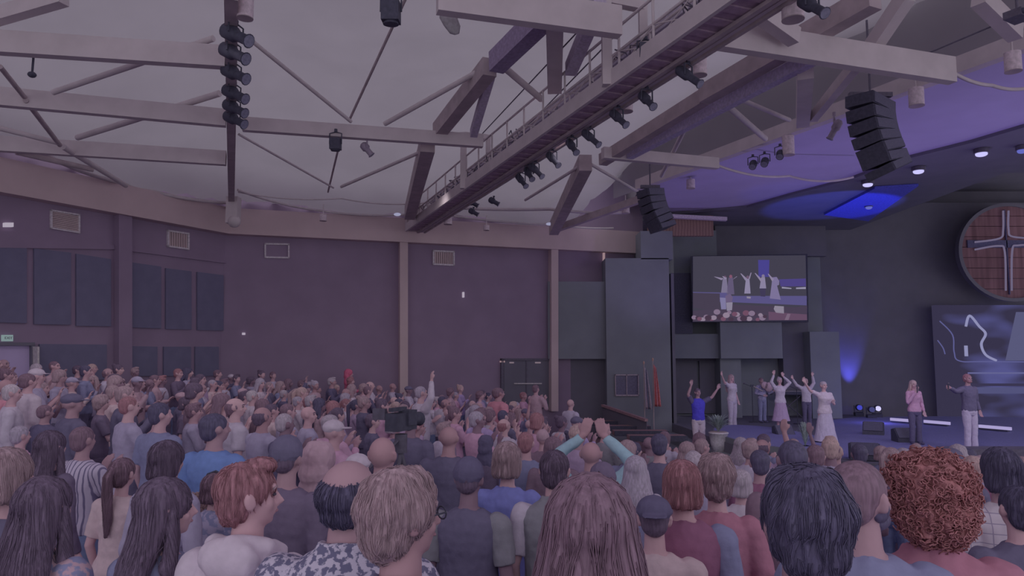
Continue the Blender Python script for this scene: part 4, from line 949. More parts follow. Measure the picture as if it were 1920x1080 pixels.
# the rest of the congregation on the curved rows
rnd = random.Random(11)
wallmarks = [(0, 62, 'by the doorway'), (62, 210, 'below the wide panel'), (210, 240, 'by the wall pilaster'), (240, 300, 'right of the pilaster'), (300, 360, 'under the second vent'), (360, 430, 'left of the room corner'), (430, 495, 'right of the room corner'), (495, 560, 'under the third vent'),
             (560, 640, 'right of the third vent'), (640, 735, 'left of the tall pillar'), (735, 780, 'in front of the tall pillar'), (780, 860, 'under the grilled vent'), (860, 940, 'left of the double door'), (940, 1030, 'before the double door'), (1030, 1140, 'before the second pillar'), (1140, 1260, 'before the flags'), (1260, 1400, 'before the plant'), (1400, 1560, 'before the dancers'), (1560, 1760, 'before the wedge speakers'), (1760, 1930, 'before the long stage box')]
def mark(px):
    for a, c, s in wallmarks:
        if a <= px < c: return s
    return wallmarks[0][2] if px < 0 else wallmarks[-1][2]
cand = []
r_ = 9.0
while r_ < 25:
    n = int(2 * PI * r_ / .77)
    a0 = rnd.uniform(0, 1)
    for k in range(n):
        a = 2 * PI * (k + a0) / n + rnd.uniform(-.12, .12) / r_; rr = r_ + rnd.uniform(-.12, .12)
        x = SX + rr * math.cos(a); y = SY + rr * math.sin(a)
        if y < 4.6: continue
        if dist_wall(x, y) < .9: continue
        fz = floor_z(x, y); H = rnd.uniform(1.58, 1.84); px, py, f = project((x, y, fz + H))
        if not (-25 < px < 1940): continue
        if px > 1110 and (y > 11.5 or y < 5.5): continue
        if px > 1015 and y > 13.5: continue
        if py > 1000: continue
        cand.append((y, x, fz, H, px, py, f))
    r_ += .98
out = []
for c in sorted(cand):
    y, x, fz, H, px, py, f = c
    if any(math.hypot(x - a, y - b_) < (.66 if y < 9 else .6) for a, b_ in placed): continue
    # people just in front of the measured ones would hide them
    hidden = False
    for (a, b_) in placed[:70]:
        q = project((a, b_, floor_z(a, b_) + 1.5))
        if b_ > y and abs(q[0] - px) < 150 / y * 1.2 and b_ - y < 3.5 and y < 14 and py < q[1] + 10: hidden = True; break
    if hidden: continue
    out.append(c)
rnd.shuffle(out); print('crowd candidates', len(out))
if len(out) > 232:
    out = sorted(out, key=lambda c: c[5] + rnd.uniform(-12, 12))[:232] if False else out[:232]
info = []
for (y, x, fz, H, px, py, f) in sorted(out):
    fem = rnd.random() < .5
    hair = rnd.choice(['short', 'buzz', 'bald', 'short', 'balding', 'quiff', 'cap'] if not fem else ['bob', 'long', 'bob', 'bun', 'short', 'wavy', 'long', 'ponytail'])
    hc = rnd.choice(['darkbrown', 'black', 'brown', 'auburn', 'blond', 'darkblond', 'grey', 'silver', 'brown', 'darkbrown', 'darkblond'])
    if px < 420: top = rnd.choice(['tan', 'offwhite', 'charcoal', 'grey', 'slate', 'brown', 'beige', 'dark', 'lightgrey', 'mauve'])
    elif px < 700: top = rnd.choice(['tan', 'offwhite', 'mauve', 'grey', 'slate', 'charcoal', 'beige', 'lightgrey', 'white', 'pink', 'black'])
    elif px < 1110: top = rnd.choice(['white', 'offwhite', 'pink', 'lilac', 'white', 'mauve', 'lightgrey', 'charcoal', 'tan', 'pink', 'slate'])
    else: top = rnd.choice(['grey', 'charcoal', 'mauve', 'olive', 'lightgrey', 'slate', 'brown'])
    skin = rnd.choice(['light', 'light', 'fair', 'tan', 'ruddy', 'light', 'brown'])
    pose = rnd.choice([CP, CL, D2, CP, CL, CP, ('clap', 'down'), ('up', 'down') if rnd.random() < .35 and px > 450 else CL, ('mic', 'clasp')])
    hatc = rnd.choice(['offwhite', 'charcoal', 'tan', 'grey']) if hair == 'cap' else None
    hd = {'bald': 'bald headed', 'cap': _shn.get(hatc, hatc or '') + ' capped'}.get(hair, {'darkbrown': 'dark brown', 'darkblond': 'sandy'}.get(hc, hc) + ' haired')
    row = 'back' if y > 15 else ('middle' if y > 9 else 'nearer')
    place = mark(px) if y > 9 else mark(px)
    ps = {CP: 'clapping', CL: 'hands clasped', D2: 'arms down'}.get(pose, 'hand raised')
    info.append([y, x, fz, H, px, py, fem, hair, hc, top, skin, pose, hatc, hd, row, place, ps])
from collections import defaultdict
grp = defaultdict(list)
for i_ in info: grp[(i_[13], i_[9], i_[15], i_[14], i_[16])].append(i_)
on_ = ['leftmost', 'second', 'third', 'fourth', 'fifth', 'sixth']
for key, lst in grp.items():
    lst.sort(key=lambda q: q[4])
    for j, i_ in enumerate(lst):
        y, x, fz, H, px, py, fem, hair, hc, top, skin, pose, hatc, hd, row, place, ps = i_
        tn = _shn.get(top, top)
        lb = f'{hd} person in {tn}, {ps}, {row} {place}'
        if len(lst) > 1: lb = f'{hd} person in {tn}, {ps}, {row} {place}, {on_[j]} from left' if j else f'{hd} person in {tn}, {ps}, {row} {place}, leftmost'
        if len(lb.split()) > 16: lb = lb.replace(' the ', ' ')
        rz = facing(x, y) + R(rnd.uniform(-14, 14))
        person(x, y, fz, H, rz, pose, fem, hair, hc, skin, top, rnd.choice(['long', 'short']), yaw=rnd.choice([0, 0, -25]), leg=rnd.choice(['charcoal', 'denim', 'dark']), label=lb, hatcol=hatc, face=(7 < y < 17 and px < 900), wide=rnd.uniform(.95, 1.12), lod=1 if y < 5.5 else 0)
print('people', len(placed)); print(near.log)

# ------------------------------------------------------------------ stage lighting
lamp('SPOT', 'soffit_wash', (4.6, 22.0, 2.2), (4.9, 22.6, 8.1), 110, (.55, .42, 1), .3, 105, .9)
lamp('SPOT', 'soffit_wash', (8.2, 18.0, 2.4), (8.6, 17.0, 8.1), 170, (.52, .40, 1), .3, 115, .9)
lamp('SPOT', 'soffit_wash', (12.0, 13.5, 2.4), (11.5, 13.6, 8.1), 150, (.52, .40, 1), .3, 115, .9)
lamp('SPOT', 'soffit_blue', (8.6, 20.5, 2.0), (8.7, 21.8, 8.1), 80, (.06, .12, 1), .05, 34, .6)
lamp('SPOT', 'panel_blue', (10.5, 20.5, 2.0), (10.6, 23.3, 7.95), 900, (.10, .14, 1), .05, 38, .3)
wx = PY(1597, 740, 28.0).x
lamp('SPOT', 'wall_uplight', (wx, 27.6, .95), (wx + .03, 28.2, 3.7), 850, (.13, .14, 1), .03, 36, .9)
lamp('SPOT', 'stage_wash', (9, 15, 7.6), (9.5, 20, .8), 170, (.72, .68, 1), .4, 85, .9)
lamp('SPOT', 'stage_wash', (13, 13, 7.6), (12.5, 20, .8), 170, (.72, .68, 1), .4, 85, .9)
lamp('SPOT', 'front_key', (3.0, 9.5, 6.9), (7.0, 20.5, 1.6), 420, (1, .93, .95), .2, 34, .8)
lamp('SPOT', 'front_key', (4.5, 8.5, 6.9), (11, 18.2, 1.6), 420, (1, .93, .95), .2, 28, .8)
for x_, y_ in ((-7, 14), (-2, 18), (-4, 9), (1, 13)): lamp('SPOT', 'house_light', (x_, y_, 7.2), (x_ - .5, y_ + 2, 1), 85, (1, .93, .93), .5, 120, .9)

# ------------------------------------------------------------------ screen with the live picture
YS = 26.2
def scr(x, y, l=0): return PY(x, y, YS - .004 * l)
t = empty('video_screen', scr(1406, 602), 0, 'large wall screen showing the singers live', 'screen')
b = MB(); c0, c1, c2, c3 = scr(1297, 480), scr(1514, 476), scr(1516, 604), scr(1298, 604)
bk_ = Vector((0, .18, 0)); b.add([c0, c1, c2, c3, c0 + bk_, c1 + bk_, c2 + bk_, c3 + bk_], [(0, 1, 2, 3), (7, 6, 5, 4), (0, 4, 5, 1), (1, 5, 6, 2), (2, 6, 7, 3), (3, 7, 4, 0)])
o = b.build('casing', M_black, t); o.location = -t.location
scm = {}
def SC(n, rgb): return emit('screen_' + n, rgb)
pic = MB(); pm = []
def sp(poly, m, l):
    if m not in pm: pm.append(m)
    pts = [scr(1280 + x / 6.75, 460 + y / 6.75, l) for x, y in poly]; pic.add(pts, [tuple(range(len(pts)))], pm.index(m))
sp([(130, 140), (1555, 125), (1575, 950), (130, 965)], SC('bg', (66, 63, 78)), 2)
sp([(130, 590), (600, 600), (620, 640), (1570, 640), (1570, 760), (130, 700)], SC('blue', (88, 82, 130)), 3)
sp([(130, 600), (470, 610), (470, 830), (130, 790)], SC('dk', (70, 62, 80)), 4)
sp([(640, 750), (1440, 785), (1575, 760), (1575, 950), (130, 965), (130, 830), (520, 790)], SC('front', (72, 62, 82)), 4)
sp([(955, 185), (1098, 185), (1092, 400), (960, 400)], SC('beam', (72, 66, 138)), 4)
sp([(1220, 430), (1558, 420), (1560, 520), (1240, 520)], SC('wash', (76, 66, 128)), 4)
sp([(1255, 525), (1378, 540), (1375, 552), (1255, 545)], SC('bar', (150, 145, 170)), 5); sp([(1435, 535), (1558, 528), (1558, 552), (1435, 552)], SC('bar', (150, 145, 170)), 5)
for k, (cx, bw, hy, by, c_) in enumerate(((530, 44, 400, 600, 'a'), (605, 50, 390, 620, 'b'), (820, 40, 400, 610, 'c'), (1015, 42, 385, 545, 'd'))):
    m = SC('fig' + c_, [(120, 112, 140), (96, 86, 116), (138, 130, 160), (136, 128, 158)][k])
    sp([(cx - bw * .5, hy + 20), (cx + bw * .6, hy + 15), (cx + bw, by), (cx - bw, by)], m, 6)
    sp([(cx + 20 * math.cos(a * PI / 5) + 4, hy + 4 + 22 * math.sin(a * PI / 5)) for a in range(10)], SC('skin' + c_, [(96, 76, 100), (128, 84, 108), (104, 84, 108), (128, 118, 146)][k]), 7)
for A_, B_ in (((400, 400), (500, 425)), ((735, 360), (800, 430)), ((865, 350), (835, 430)), ((915, 355), (1000, 450)), ((1082, 365), (1140, 440)), ((505, 395), (545, 420)), ((685, 398), (640, 420))):
    sp([(A_[0] - 5, A_[1] - 4), (A_[0] + 7, A_[1] - 4), (B_[0] + 16, B_[1] - 8), (B_[0] - 8, B_[1] + 16)], SC('fig_arm', (138, 128, 156)), 8)
sp([(1135, 405), (1190, 400), (1222, 450), (1220, 500), (1195, 510), (1242, 688), (1102, 672), (1125, 500)], SC('gown', (122, 112, 150)), 7)
sp([(975, 545), (1052, 545), (1045, 650), (985, 645)], SC('leg', (64, 58, 86)), 6)
sp([(470, 660), (545, 665), (552, 810), (488, 810)], SC('pale', (124, 118, 156)), 7); sp([(550, 725), (632, 720), (625, 820), (560, 830)], SC('pale2', (136, 128, 150)), 8)
sp([(540, 640), (600, 610), (635, 660), (622, 725), (545, 720)], SC('pat', (104, 90, 122)), 7)
sp([(1165, 765), (1280, 772), (1282, 865), (1180, 852), (1152, 805)], SC('pot', (138, 130, 148)), 8); sp([(810, 645), (862, 650), (860, 675), (812, 670)], SC('pale2', 0), 7)
rs = random.Random(3)
for k in range(26):
    x = 150 + k * 36 + rs.uniform(-10, 10); y = 900 + rs.uniform(-60, 40) if k > 6 else 900 + rs.uniform(-20, 40)
    if x > 1090: continue
    rr = rs.uniform(26, 46); sp([(x + rr * math.cos(a * PI / 6), min(958, y + rr * .8 * math.sin(a * PI / 6))) for a in range(12)], SC('cr%d' % (k % 4), [(128, 110, 134), (70, 54, 72), (110, 76, 98), (140, 124, 144)][k % 4]), 9 + (k % 3))
sp([(1085, 840), (1572, 875), (1575, 945), (1090, 945)], SC('redfloor', (98, 74, 98)), 8); sp([(1325, 865), (1365, 868), (1340, 945), (1290, 945)], SC('aisle', (120, 100, 122)), 9)
o = pic.build('picture', pm, t, fix=False); o.location = -t.location

# ------------------------------------------------------------------ LED wall and round cross emblem
YL = 27.6
m = bpy.data.materials.new('led_picture'); m.use_nodes = True; N = m.node_tree.nodes; L = m.node_tree.links; bs = N['Principled BSDF']; bs.inputs['Base Color'].default_value = (0, 0, 0, 1); bs.inputs['Specular IOR Level'].default_value = 0
tc = N.new('ShaderNodeTexCoord'); mp = N.new('ShaderNodeMapping'); mp.inputs['Scale'].default_value = (.5, 1, 1.4); L.new(tc.outputs['Object'], mp.inputs[0]); tn = N.new('ShaderNodeTexNoise'); tn.inputs['Scale'].default_value = 1.1; tn.inputs['Detail'].default_value = 1
L.new(mp.outputs[0], tn.inputs[0]); cr = N.new('ShaderNodeValToRGB'); e = cr.color_ramp.elements; e[0].position = .38; e[0].color = (*[lin(v) for v in (55, 51, 74)], 1); e[1].position = .68; e[1].color = (*[lin(v) for v in (84, 84, 138)], 1)
sx_ = N.new('ShaderNodeSeparateXYZ'); L.new(tc.outputs['Object'], sx_.inputs[0]); mr = N.new('ShaderNodeMapRange'); mr.inputs[1].default_value = 16.2; mr.inputs[2].default_value = 18.2; mr.inputs[3].default_value = -.35; mr.inputs[4].default_value = 0; L.new(sx_.outputs[0], mr.inputs[0]); ad = N.new('ShaderNodeMath'); ad.operation = 'ADD'; L.new(tn.outputs[0], ad.inputs[0]); L.new(mr.outputs[0], ad.inputs[1]); L.new(ad.outputs[0], cr.inputs[0]); L.new(cr.outputs[0], bs.inputs['Emission Color']); bs.inputs['Emission Strength'].default_value = 1
t = empty('led_wall', PY(1840, 790, YL), 0, 'wide blue LED wall with white curling lines at the right of the stage', 'screen')
def addto(b, name, mm, par=None):
    o = b.build(name, mm, par or t); o.location = -t.location if (par is None) else (0, 0, 0); return o
b = MB(); p0, p1 = PY(1752, 572, YL), PY(2200, 790, YL); b.box(((p0.x + p1.x) / 2, YL + .1, (p0.z + p1.z) / 2), (p1.x - p0.x, .2, p0.z - p1.z)); addto(b, 'screen_face', m)
def ribbon(b, pts, w_, Y):
    P = []
    for i in range(len(pts) - 1):
        for k in range(6): P.append(PY(pts[i][0] + (pts[i + 1][0] - pts[i][0]) * k / 6, pts[i][1] + (pts[i + 1][1] - pts[i][1]) * k / 6, Y))
    P.append(PY(*pts[-1], Y)); b.tube(P, w_ * Y / F / 2, 8)
glow = emit('led_line', (142, 142, 180)); glow2 = emit('led_line_soft', (92, 92, 142))
def smoothpts(pts, n=6):
    out_ = []
    for i in range(len(pts) - 1):
        p_ = [pts[max(i - 1, 0)], pts[i], pts[i + 1], pts[min(i + 2, len(pts) - 1)]]
        for k in range(n):
            u = k / n; out_.append(tuple(.5 * ((2 * p_[1][d]) + (-p_[0][d] + p_[2][d]) * u + (2 * p_[0][d] - 5 * p_[1][d] + 4 * p_[2][d] - p_[3][d]) * u * u + (-p_[0][d] + 3 * p_[1][d] - 3 * p_[2][d] + p_[3][d]) * u ** 3) for d in (0, 1)))
    return out_ + [pts[-1]]
b = MB(); ribbon(b, smoothpts([(1811, 612), (1818, 592), (1836, 612), (1848, 626), (1840, 645), (1848, 665), (1868, 676)]), 4.5, YL - .06); addto(b, 'bright_curl', glow)
b = MB(); ribbon(b, smoothpts([(1762, 602), (1786, 628), (1789, 660), (1800, 677), (1860, 678), (2100, 680)]), 2.2, YL - .06); addto(b, 'outline', glow2)
b = MB(); ribbon(b, [(1811, 648), (1812, 668)], 6, YL - .06); addto(b, 'short_stroke', glow)
b = MB(); ribbon(b, smoothpts([(1758, 638), (1768, 652), (1772, 664)]), 2, YL - .06); addto(b, 'left_arc', glow2)
b = MB(); p0, p1 = PY(1898, 590, YL - .05), PY(1948, 676, YL - .05); b.add([PY(1905, 585, YL - .05), PY(1925, 585, YL - .05), PY(1955, 676, YL - .05), PY(1885, 676, YL - .05)], [(3, 2, 1, 0)]); addto(b, 'pale_column', emit('led_pale', (88, 88, 122)))
for y0, y1, rgb in ((698, 701, (98, 98, 144)), (719, 724, (58, 54, 80)), (726, 738, (82, 82, 122))):
    b = MB(); p0, p1 = PY(1815, y0, YL - .04), PY(2150, y1, YL - .04); b.box(((p0.x + p1.x) / 2, YL - .03, (p0.z + p1.z) / 2), (p1.x - p0.x, .02, abs(p0.z - p1.z))); addto(b, 'picture_band', emit('band%d' % y0, rgb))
# emblem
YC = 27.2; cc = PY(1893, 473, YC); rc = 95 * YC / F
t = empty('round_emblem', cc, 0, 'big round wooden emblem with a white outlined cross on the stage wall', 'emblem')
def disc(r0, r1, y0, y1, m, name, seg=64):
    b = MB(); vs = []
    for r_, y_ in ((r0, y0), (r1, y0), (r1, y1), (r0, y1)):
        for k in range(seg): a = 2 * PI * k / seg; vs.append((r_ * math.cos(a), y_, r_ * math.sin(a) * .94))
    fs = []
    for j in range(4):
        for k in range(seg): fs.append((j * seg + k, j * seg + (k + 1) % seg, ((j + 1) % 4) * seg + (k + 1) % seg, ((j + 1) % 4) * seg + k))
    b.add(vs, fs); return b.build(name, m, t)
disc(rc * .98, rc * 1.05, -.12, .12, M_dark, 'rim')
rs = random.Random(8); nb = 9
for k in range(nb):
    z0 = rc * .94 * (-1 + 2 * k / nb); z1 = rc * .94 * (-1 + 2 * (k + 1) / nb) - .02
    def hw(z): return rc * .985 * math.sqrt(max(0, 1 - (z / (rc * .945)) ** 2))
    b = MB(); nn_ = 6; top_ = []; bot = []
    zs_ = [z0 + (z1 - z0) * i / nn_ for i in range(nn_ + 1)]; poly = [(hw(z), z) for z in zs_] + [(-hw(z), z) for z in zs_[::-1]]
    n_ = len(poly); b.add([(x, -.05, z) for x, z in poly] + [(x, .05, z) for x, z in poly], [tuple(range(n_)), tuple(range(n_, 2 * n_))[::-1]] + [(i, (i + 1) % n_, n_ + (i + 1) % n_, n_ + i) for i in range(n_)])
    b.build('board', mat('emblem_board%d' % (k % 3), [(92, 66, 78), (84, 66, 84), (76, 62, 92)][min(2, k // 3)], k=.30, kind='streak', sc1=6, amt=.2), t)
def em(x, y): p = PY(x, y, YC - .14); return (p - cc)
b = MB(); a_, c_ = em(1884, 393), em(1896, 552); b.box(((a_.x + c_.x) / 2, -.08, (a_.z + c_.z) / 2), (c_.x - a_.x, .06, a_.z - c_.z)); a_, c_ = em(1815, 450), em(1965, 464); b.box(((a_.x + c_.x) / 2, -.08, (a_.z + c_.z) / 2), (c_.x - a_.x, .06, a_.z - c_.z)); b.build('cross', mat('cross_dark', (58, 54, 80), k=.25), t)
for pts in ([(1881, 395), (1881, 432), (1874, 447), (1828, 454)], [(1891, 395), (1891, 430), (1900, 444), (1960, 447)], [(1828, 468), (1872, 461), (1884, 472), (1886, 545)], [(1960, 459), (1910, 460), (1898, 470), (1897, 545)]):
    b = MB(); b.tube([em(*p) for p in smoothpts(pts)], .035, 8); b.build('cross_outline', emit('cross_glow', (106, 98, 124)), t)

# LED bars and moving lights on the stage floor
for (x0, y0, x1, y1, lb) in ((1670, 786, 1722, 790, 'glowing pinkish LED bar left of the pink singer, on the stage floor'), (1733, 790, 1781, 794, 'glowing LED bar right of the pink singer'), (1836, 799, 1896, 804, 'glowing LED bar at the feet of the dark jacket man')):
    a_, c_ = PZ(x0, y0, ZS + .12), PZ(x1, y1, ZS + .12); t = empty('led_bar', (a_ + c_) / 2 - Vector((0, 0, .1)), 0, lb, 'light', 'LED bars on the stage floor')
    b = MB(); d_ = (c_ - a_) / 2; b.beam(-d_ + Vector((0, 0, .1)), d_ + Vector((0, 0, .1)), .08, .09); b.build('tube', emit('led_bar', (168, 158, 205)), t)
    b = MB(); b.beam(-d_ * .9 + Vector((0, .05, .04)), d_ * .9 + Vector((0, .05, .04)), .12, .06); b.build('base', M_black, t)
def moving(px, py, lb, rgb, k=1):
    p = PZ(px, py + 14, ZS + .015)
    if k == 3: p = Vector((wx, 27.5, ZS))
    if k == 2: p = Vector((PY(px, py, 26.5).x, 26.5, ZS))
    t = empty('moving_light', p, R(170), lb, 'light', 'floor moving lights')
    b = MB(); b.box((0, 0, .06), (.3, .26, .12)); b.build('base', M_black, t); b = MB(); b.tube([(-.15, 0, .39), (-.15, 0, .14), (.15, 0, .14), (.15, 0, .39)], .02, 8); b.build('yoke', M_black, t)
    b = MB(); b.ball((0, 0, .32), (.12, .15, .12)); b.build('head', M_black, t); b = MB(); b.tube([(0, .12, .32), (0, .18, .32)], .09, 16); b.build('lens', emit('mover' + str(k), rgb), t)
moving(1645, 768, 'bright white moving light on the stage floor right of the blue cone', (215, 210, 255))
moving(1632, 748, 'dark moving light standing behind the bright one', (70, 70, 120), 2)
moving(1597, 742, 'floor uplight at the foot of the blue cone on the wall', (70, 72, 190), 3)
lamp('POINT', 'mover_glow', tuple(PZ(1645, 765, ZS + .5) + Vector((-.1, -.25, 0))), None, 14, (.25, .25, 1), .05)

def wedge(px, py, w_, lb, rz=0):
    p = PZ(px, py, ZS + .015); t = empty('wedge_monitor', p, R(rz), lb, 'speaker', 'floor wedge monitors')
    b = MB(); h = w_ / 2; pr = [(-.22, 0), (.22, 0), (.20, .10), (-.05, .34), (-.22, .30)]
    vs = [(-h, y, z) for y, z in pr] + [(h, y, z) for y, z in pr]; b.add(vs, [(0, 1, 2, 3, 4)[::-1], (5, 6, 7, 8, 9)] + [(i, (i + 1) % 5, 5 + (i + 1) % 5, 5 + i) for i in range(5)]); b.build('cabinet', M_black, t)
    b = MB(); g = [(.205, .11), (-.045, .345)]; b.add([(-h * .9, g[0][0], g[0][1]), (h * .9, g[0][0], g[0][1]), (h * .9, g[1][0], g[1][1]), (-h * .9, g[1][0], g[1][1]), (-h * .9, g[0][0] + .01, g[0][1] + .012), (h * .9, g[0][0] + .01, g[0][1] + .012), (h * .9, g[1][0] + .01, g[1][1] + .012), (-h * .9, g[1][0] + .01, g[1][1] + .012)], [(0, 1, 2, 3), (7, 6, 5, 4), (0, 4, 5, 1), (1, 5, 6, 2), (2, 6, 7, 3), (3, 7, 4, 0)]); b.build('grille', mat('grille_mesh', (64, 60, 78)), t)
wedge(1622, 861, .62, 'black wedge speaker at the stage front edge, tilted', 160); wedge(1638, 814, .55, 'black wedge speaker in the middle of the blue lit carpet', 150); wedge(1700, 828, .6, 'grey black wedge at the feet of the pink singer', 175)
wedge(1470, 822, .5, 'low wedge speaker on the round riser edge', 180)
# microphone and music stands
def micstand(px, py, h, lb, boom=.3):
    p = PZ(px, py, ZS); t = empty('microphone_stand', p, 0, lb, 'stand', 'microphone stands')
    b = MB(); b.tube([(0, 0, 0), (0, 0, .02)], .14, 16); b.build('base', M_black, t); b = MB(); b.tube([(0, 0, 0), (0, 0, h)], .012, 6); b.tube([(0, 0, h), (-boom, -.1, h + .12)], .01, 6); b.build('pole', M_black, t); b = MB(); b.ball((-boom, -.1, h + .12), .03); b.build('microphone', M_metal, t)
micstand(1412, 792, 1.2, 'microphone stand left of the guitarist'); micstand(1440, 792, 1.1, 'microphone stand between guitarist and skirt dancer', -.2); micstand(1496, 795, 1.15, 'microphone stand behind the black trousered singer')
# keyboard rig behind the dancers
p = PZ(1480, 783, ZS); t = empty('keyboard', p, 0, 'dark keyboard on a stand behind the raised hands', 'instrument')
b = MB(); b.box((0, 0, .9), (1.4, .4, .12)); b.build('keyboard_body', M_black, t); b = MB(); b.tube([(-.5, 0, 0), (.5, 0, .85)], .02); b.tube([(.5, 0, 0), (-.5, 0, .85)], .02); b.build('stand', M_metal, t); b = MB(); b.box((0, -.12, .965), (1.3, .12, .01)); b.build('keys', M_white, t)
p = PZ(1400, 776, ZS); t = empty('guitar_amplifier', p, 0, 'dark amplifier box behind the guitarist', 'amplifier'); b = MB(); b.box((0, 0, .35), (.7, .35, .7)); b.build('cabinet', M_black, t); b = MB(); b.box((0, -.18, .32), (.62, .02, .5)); b.build('grille', mat('grille_mesh', (64, 60, 78)), t)
# potted plants
def leafy(b, n, r0, h, rs, w_=.02, droop=.15):
    for i in range(n):
        a = rs.uniform(0, 2 * PI); l = h * rs.uniform(.5, 1); q = rs.uniform(.1, 1) * r0; d = Vector((math.cos(a), math.sin(a), 0)); P = [d * (q * .3 * k / 5 + droop * (k / 5) ** 2 * q / r0) + Vector((0, 0, l * k / 5 - droop * .3 * (k / 5) ** 3)) for k in range(6)]
        s_ = Vector((-d.y, d.x, 0)); vs = []
        for k, p_ in enumerate(P): ww = w_ * math.sin(PI * (k + .6) / 6.2); vs += [p_ - s_ * ww, p_ + Vector((0, 0, .004)), p_ + s_ * ww]
        b.add(vs, [(3 * k + j, 3 * k + j + 1, 3 * k + j + 4, 3 * k + j + 3) for k in range(5) for j in (0, 1)])
G1 = mat('plant_green', (92, 98, 100), k=.2, sc1=30, amt=.15, trans=.2)
def plant(p, rp, hp, hl, lb, pot, n=160):
    t = empty('potted_plant', p, 0, lb, 'plant'); b = MB(); b.loft([(0, 0, 0, rp * .72, rp * .72), (hp * .5, 0, 0, rp * .88, rp * .88), (hp * .93, 0, 0, rp, rp), (hp * .94, 0, 0, rp * 1.05, rp * 1.05), (hp, 0, 0, rp * 1.05, rp * 1.05)], 28); b.build('pot', pot, t)
    b = MB(); leafy(b, n, rp * 1.6, hl, random.Random(5), .018, rp * 1.1); o = b.build('foliage', G1, t, (0, 0, hp)); b = MB(); b.tube([(0, 0, hp), (0, 0, hp + .02)], rp * .9, 20); b.build('soil', M_creamdk, t)
pp = PZ(1348, 846, ZS * .66); plant(Vector((pp.x, pp.y, ZS * .66)), .25, .50, .55, 'tall grey white pot with feathery green plant at the stage corner', mat('pot_white', (128, 120, 134), k=.26))
pp = PZ(1520, 850, ZS); plant(Vector((pp.x, pp.y + .3, ZS)), .12, .12, .62, 'pale green grassy plant beside the white gowned singer', mat('pot_white', (128, 120, 134)), 90)
# flags
def flag(px, pyb, pyt, lb, mats, Y=23.7, w_=.22):
    p = PY(px, pyb, Y); p.z = 0; h = PY(px, pyt, Y).z; t = empty('flag', p, 0, lb, 'flag', 'flags standing by the slate wall')
    b = MB(); b.tube([(0, 0, 0), (0, 0, h)], .018, 8); b.build('pole', M_creamdk, t); b = MB(); b.tube([(0, 0, 0), (0, 0, .05)], .17, 18); b.build('base', M_black, t); b = MB(); b.ball((0, 0, h + .03), (.03, .03, .06)); b.build('finial', mat('finial_brass', (120, 94, 92), k=.25), t)
    b = MB(); n = 16; rows = 14; hl = 1.35; vs = []
    for j in range(rows + 1):
        q = j / rows
        for i in range(n + 1):
            u = i / n; ww = w_ * (.35 + .65 * q); x = .02 + u * ww; y = -.03 - .05 * math.sin(u * 14 + q * 2) * (.3 + q); z = h - .12 - q * hl - u * .12 * (1 - q); vs.append((x, y, z))
    fs = [(j * (n + 1) + i, j * (n + 1) + i + 1, (j + 1) * (n + 1) + i + 1, (j + 1) * (n + 1) + i) for j in range(rows) for i in range(n)]
    b.add(vs, fs, 0, True)
    for fi, f in enumerate(fs): b.m[fi] = ((fi % n) * len(mats) // n) % len(mats) if len(mats) < 4 else ((fi % n) // 2) % len(mats)
    o = b.build('cloth', mats, t, fix=False); sm = o.modifiers.new('s', 'SOLIDIFY'); sm.thickness = .006
orange = mat('flag_orange', (126, 76, 80), k=.2); pale = mat('flag_white', (122, 112, 124), k=.2)
flag(1209, 790, 682, 'pale grey and dark flag on a thin pole, left of the pair', [pale, mat('flag_dark', (62, 62, 78), k=.2), pale])
flag(1226, 790, 676, 'orange striped flag hanging on its pole near the stage steps', [orange, mat('flag_rust', (108, 72, 80), k=.2), orange], 23.4)
# cameras in the crowd
p = PY(752, 812, 5.9); fz = floor_z(p.x, p.y); t = empty('video_camera', (p.x, p.y, fz), R(-25), 'black broadcast video camera on a tripod in the middle of the crowd', 'camera')
hz = PY(750, 790, 5.9).z - fz
b = MB(); b.box((0, 0, hz), (.12, .28, .14)); b.box((0, -.05, hz + .10), (.04, .2, .03)); b.box((.03, .05, hz + .03), (.10, .12, .12)); b.build('camera_body', M_black, t); b = MB(); b.tube([(0, .14, hz), (0, .24, hz), (0, .27, hz)], [.045, .048, .06], 14); b.build('lens', M_black, t); b = MB(); b.box((-.14, -.1, hz + .06), (.12, .03, .09)); b.build('viewfinder', M_metal, t)
b = MB(); b.tube([(0, 0, hz - .1), (0, 0, hz - .25)], .05, 12); b.tube([(0, -.05, hz - .15), (.05, -.5, hz - .3)], .014, 6); b.build('pan_head', M_metal, t)
for k in range(3): a = k * 2 * PI / 3 + .5; b = MB(); b.tube([(0, 0, hz - .25), (.4 * math.cos(a), .4 * math.sin(a), .01)], .02, 8); b.build('leg', M_metal, t)

# ------------------------------------------------------------------ people on the stage
def stager(px, pfeet, ptop, z, label, rz, **kw):
    p = PZ(px, pfeet, z); hz_ = PY(px, ptop, p.y).z; H = min(1.85, max(1.5, hz_ - z)); kw.setdefault('feet', 'dark')
    return person(p.x, p.y, z, H, R(rz), label=label, group='singers and speakers on the stage', lod=1, face=True, **kw)
t = stager(1311, 850, 727, ZS * .33, 'man in bright blue waistcoat and pale trousers holding one hand up', 190, pose=('up', 'outup'), hair='short', hc='darkbrown', skin='tan', top='royal', sleevecol='black', sleeve='short', leg='offwhite')
stager(1374, 803, 703, ZS, 'singer in white T shirt and pale trousers, arm out left, long sandy hair', 215, pose=('outup', 'down'), fem=True, hair='long', hc='darkblond', top='white', sleeve='short', leg='lightgrey')
tg = stager(1430, 792, 710, ZS, 'guitarist in mottled grey shirt and dark trousers', 200, pose=('strum', 'fret'), hair='short', hc='brown', skin='tan', top='grey', pattern='floral', leg='slate')
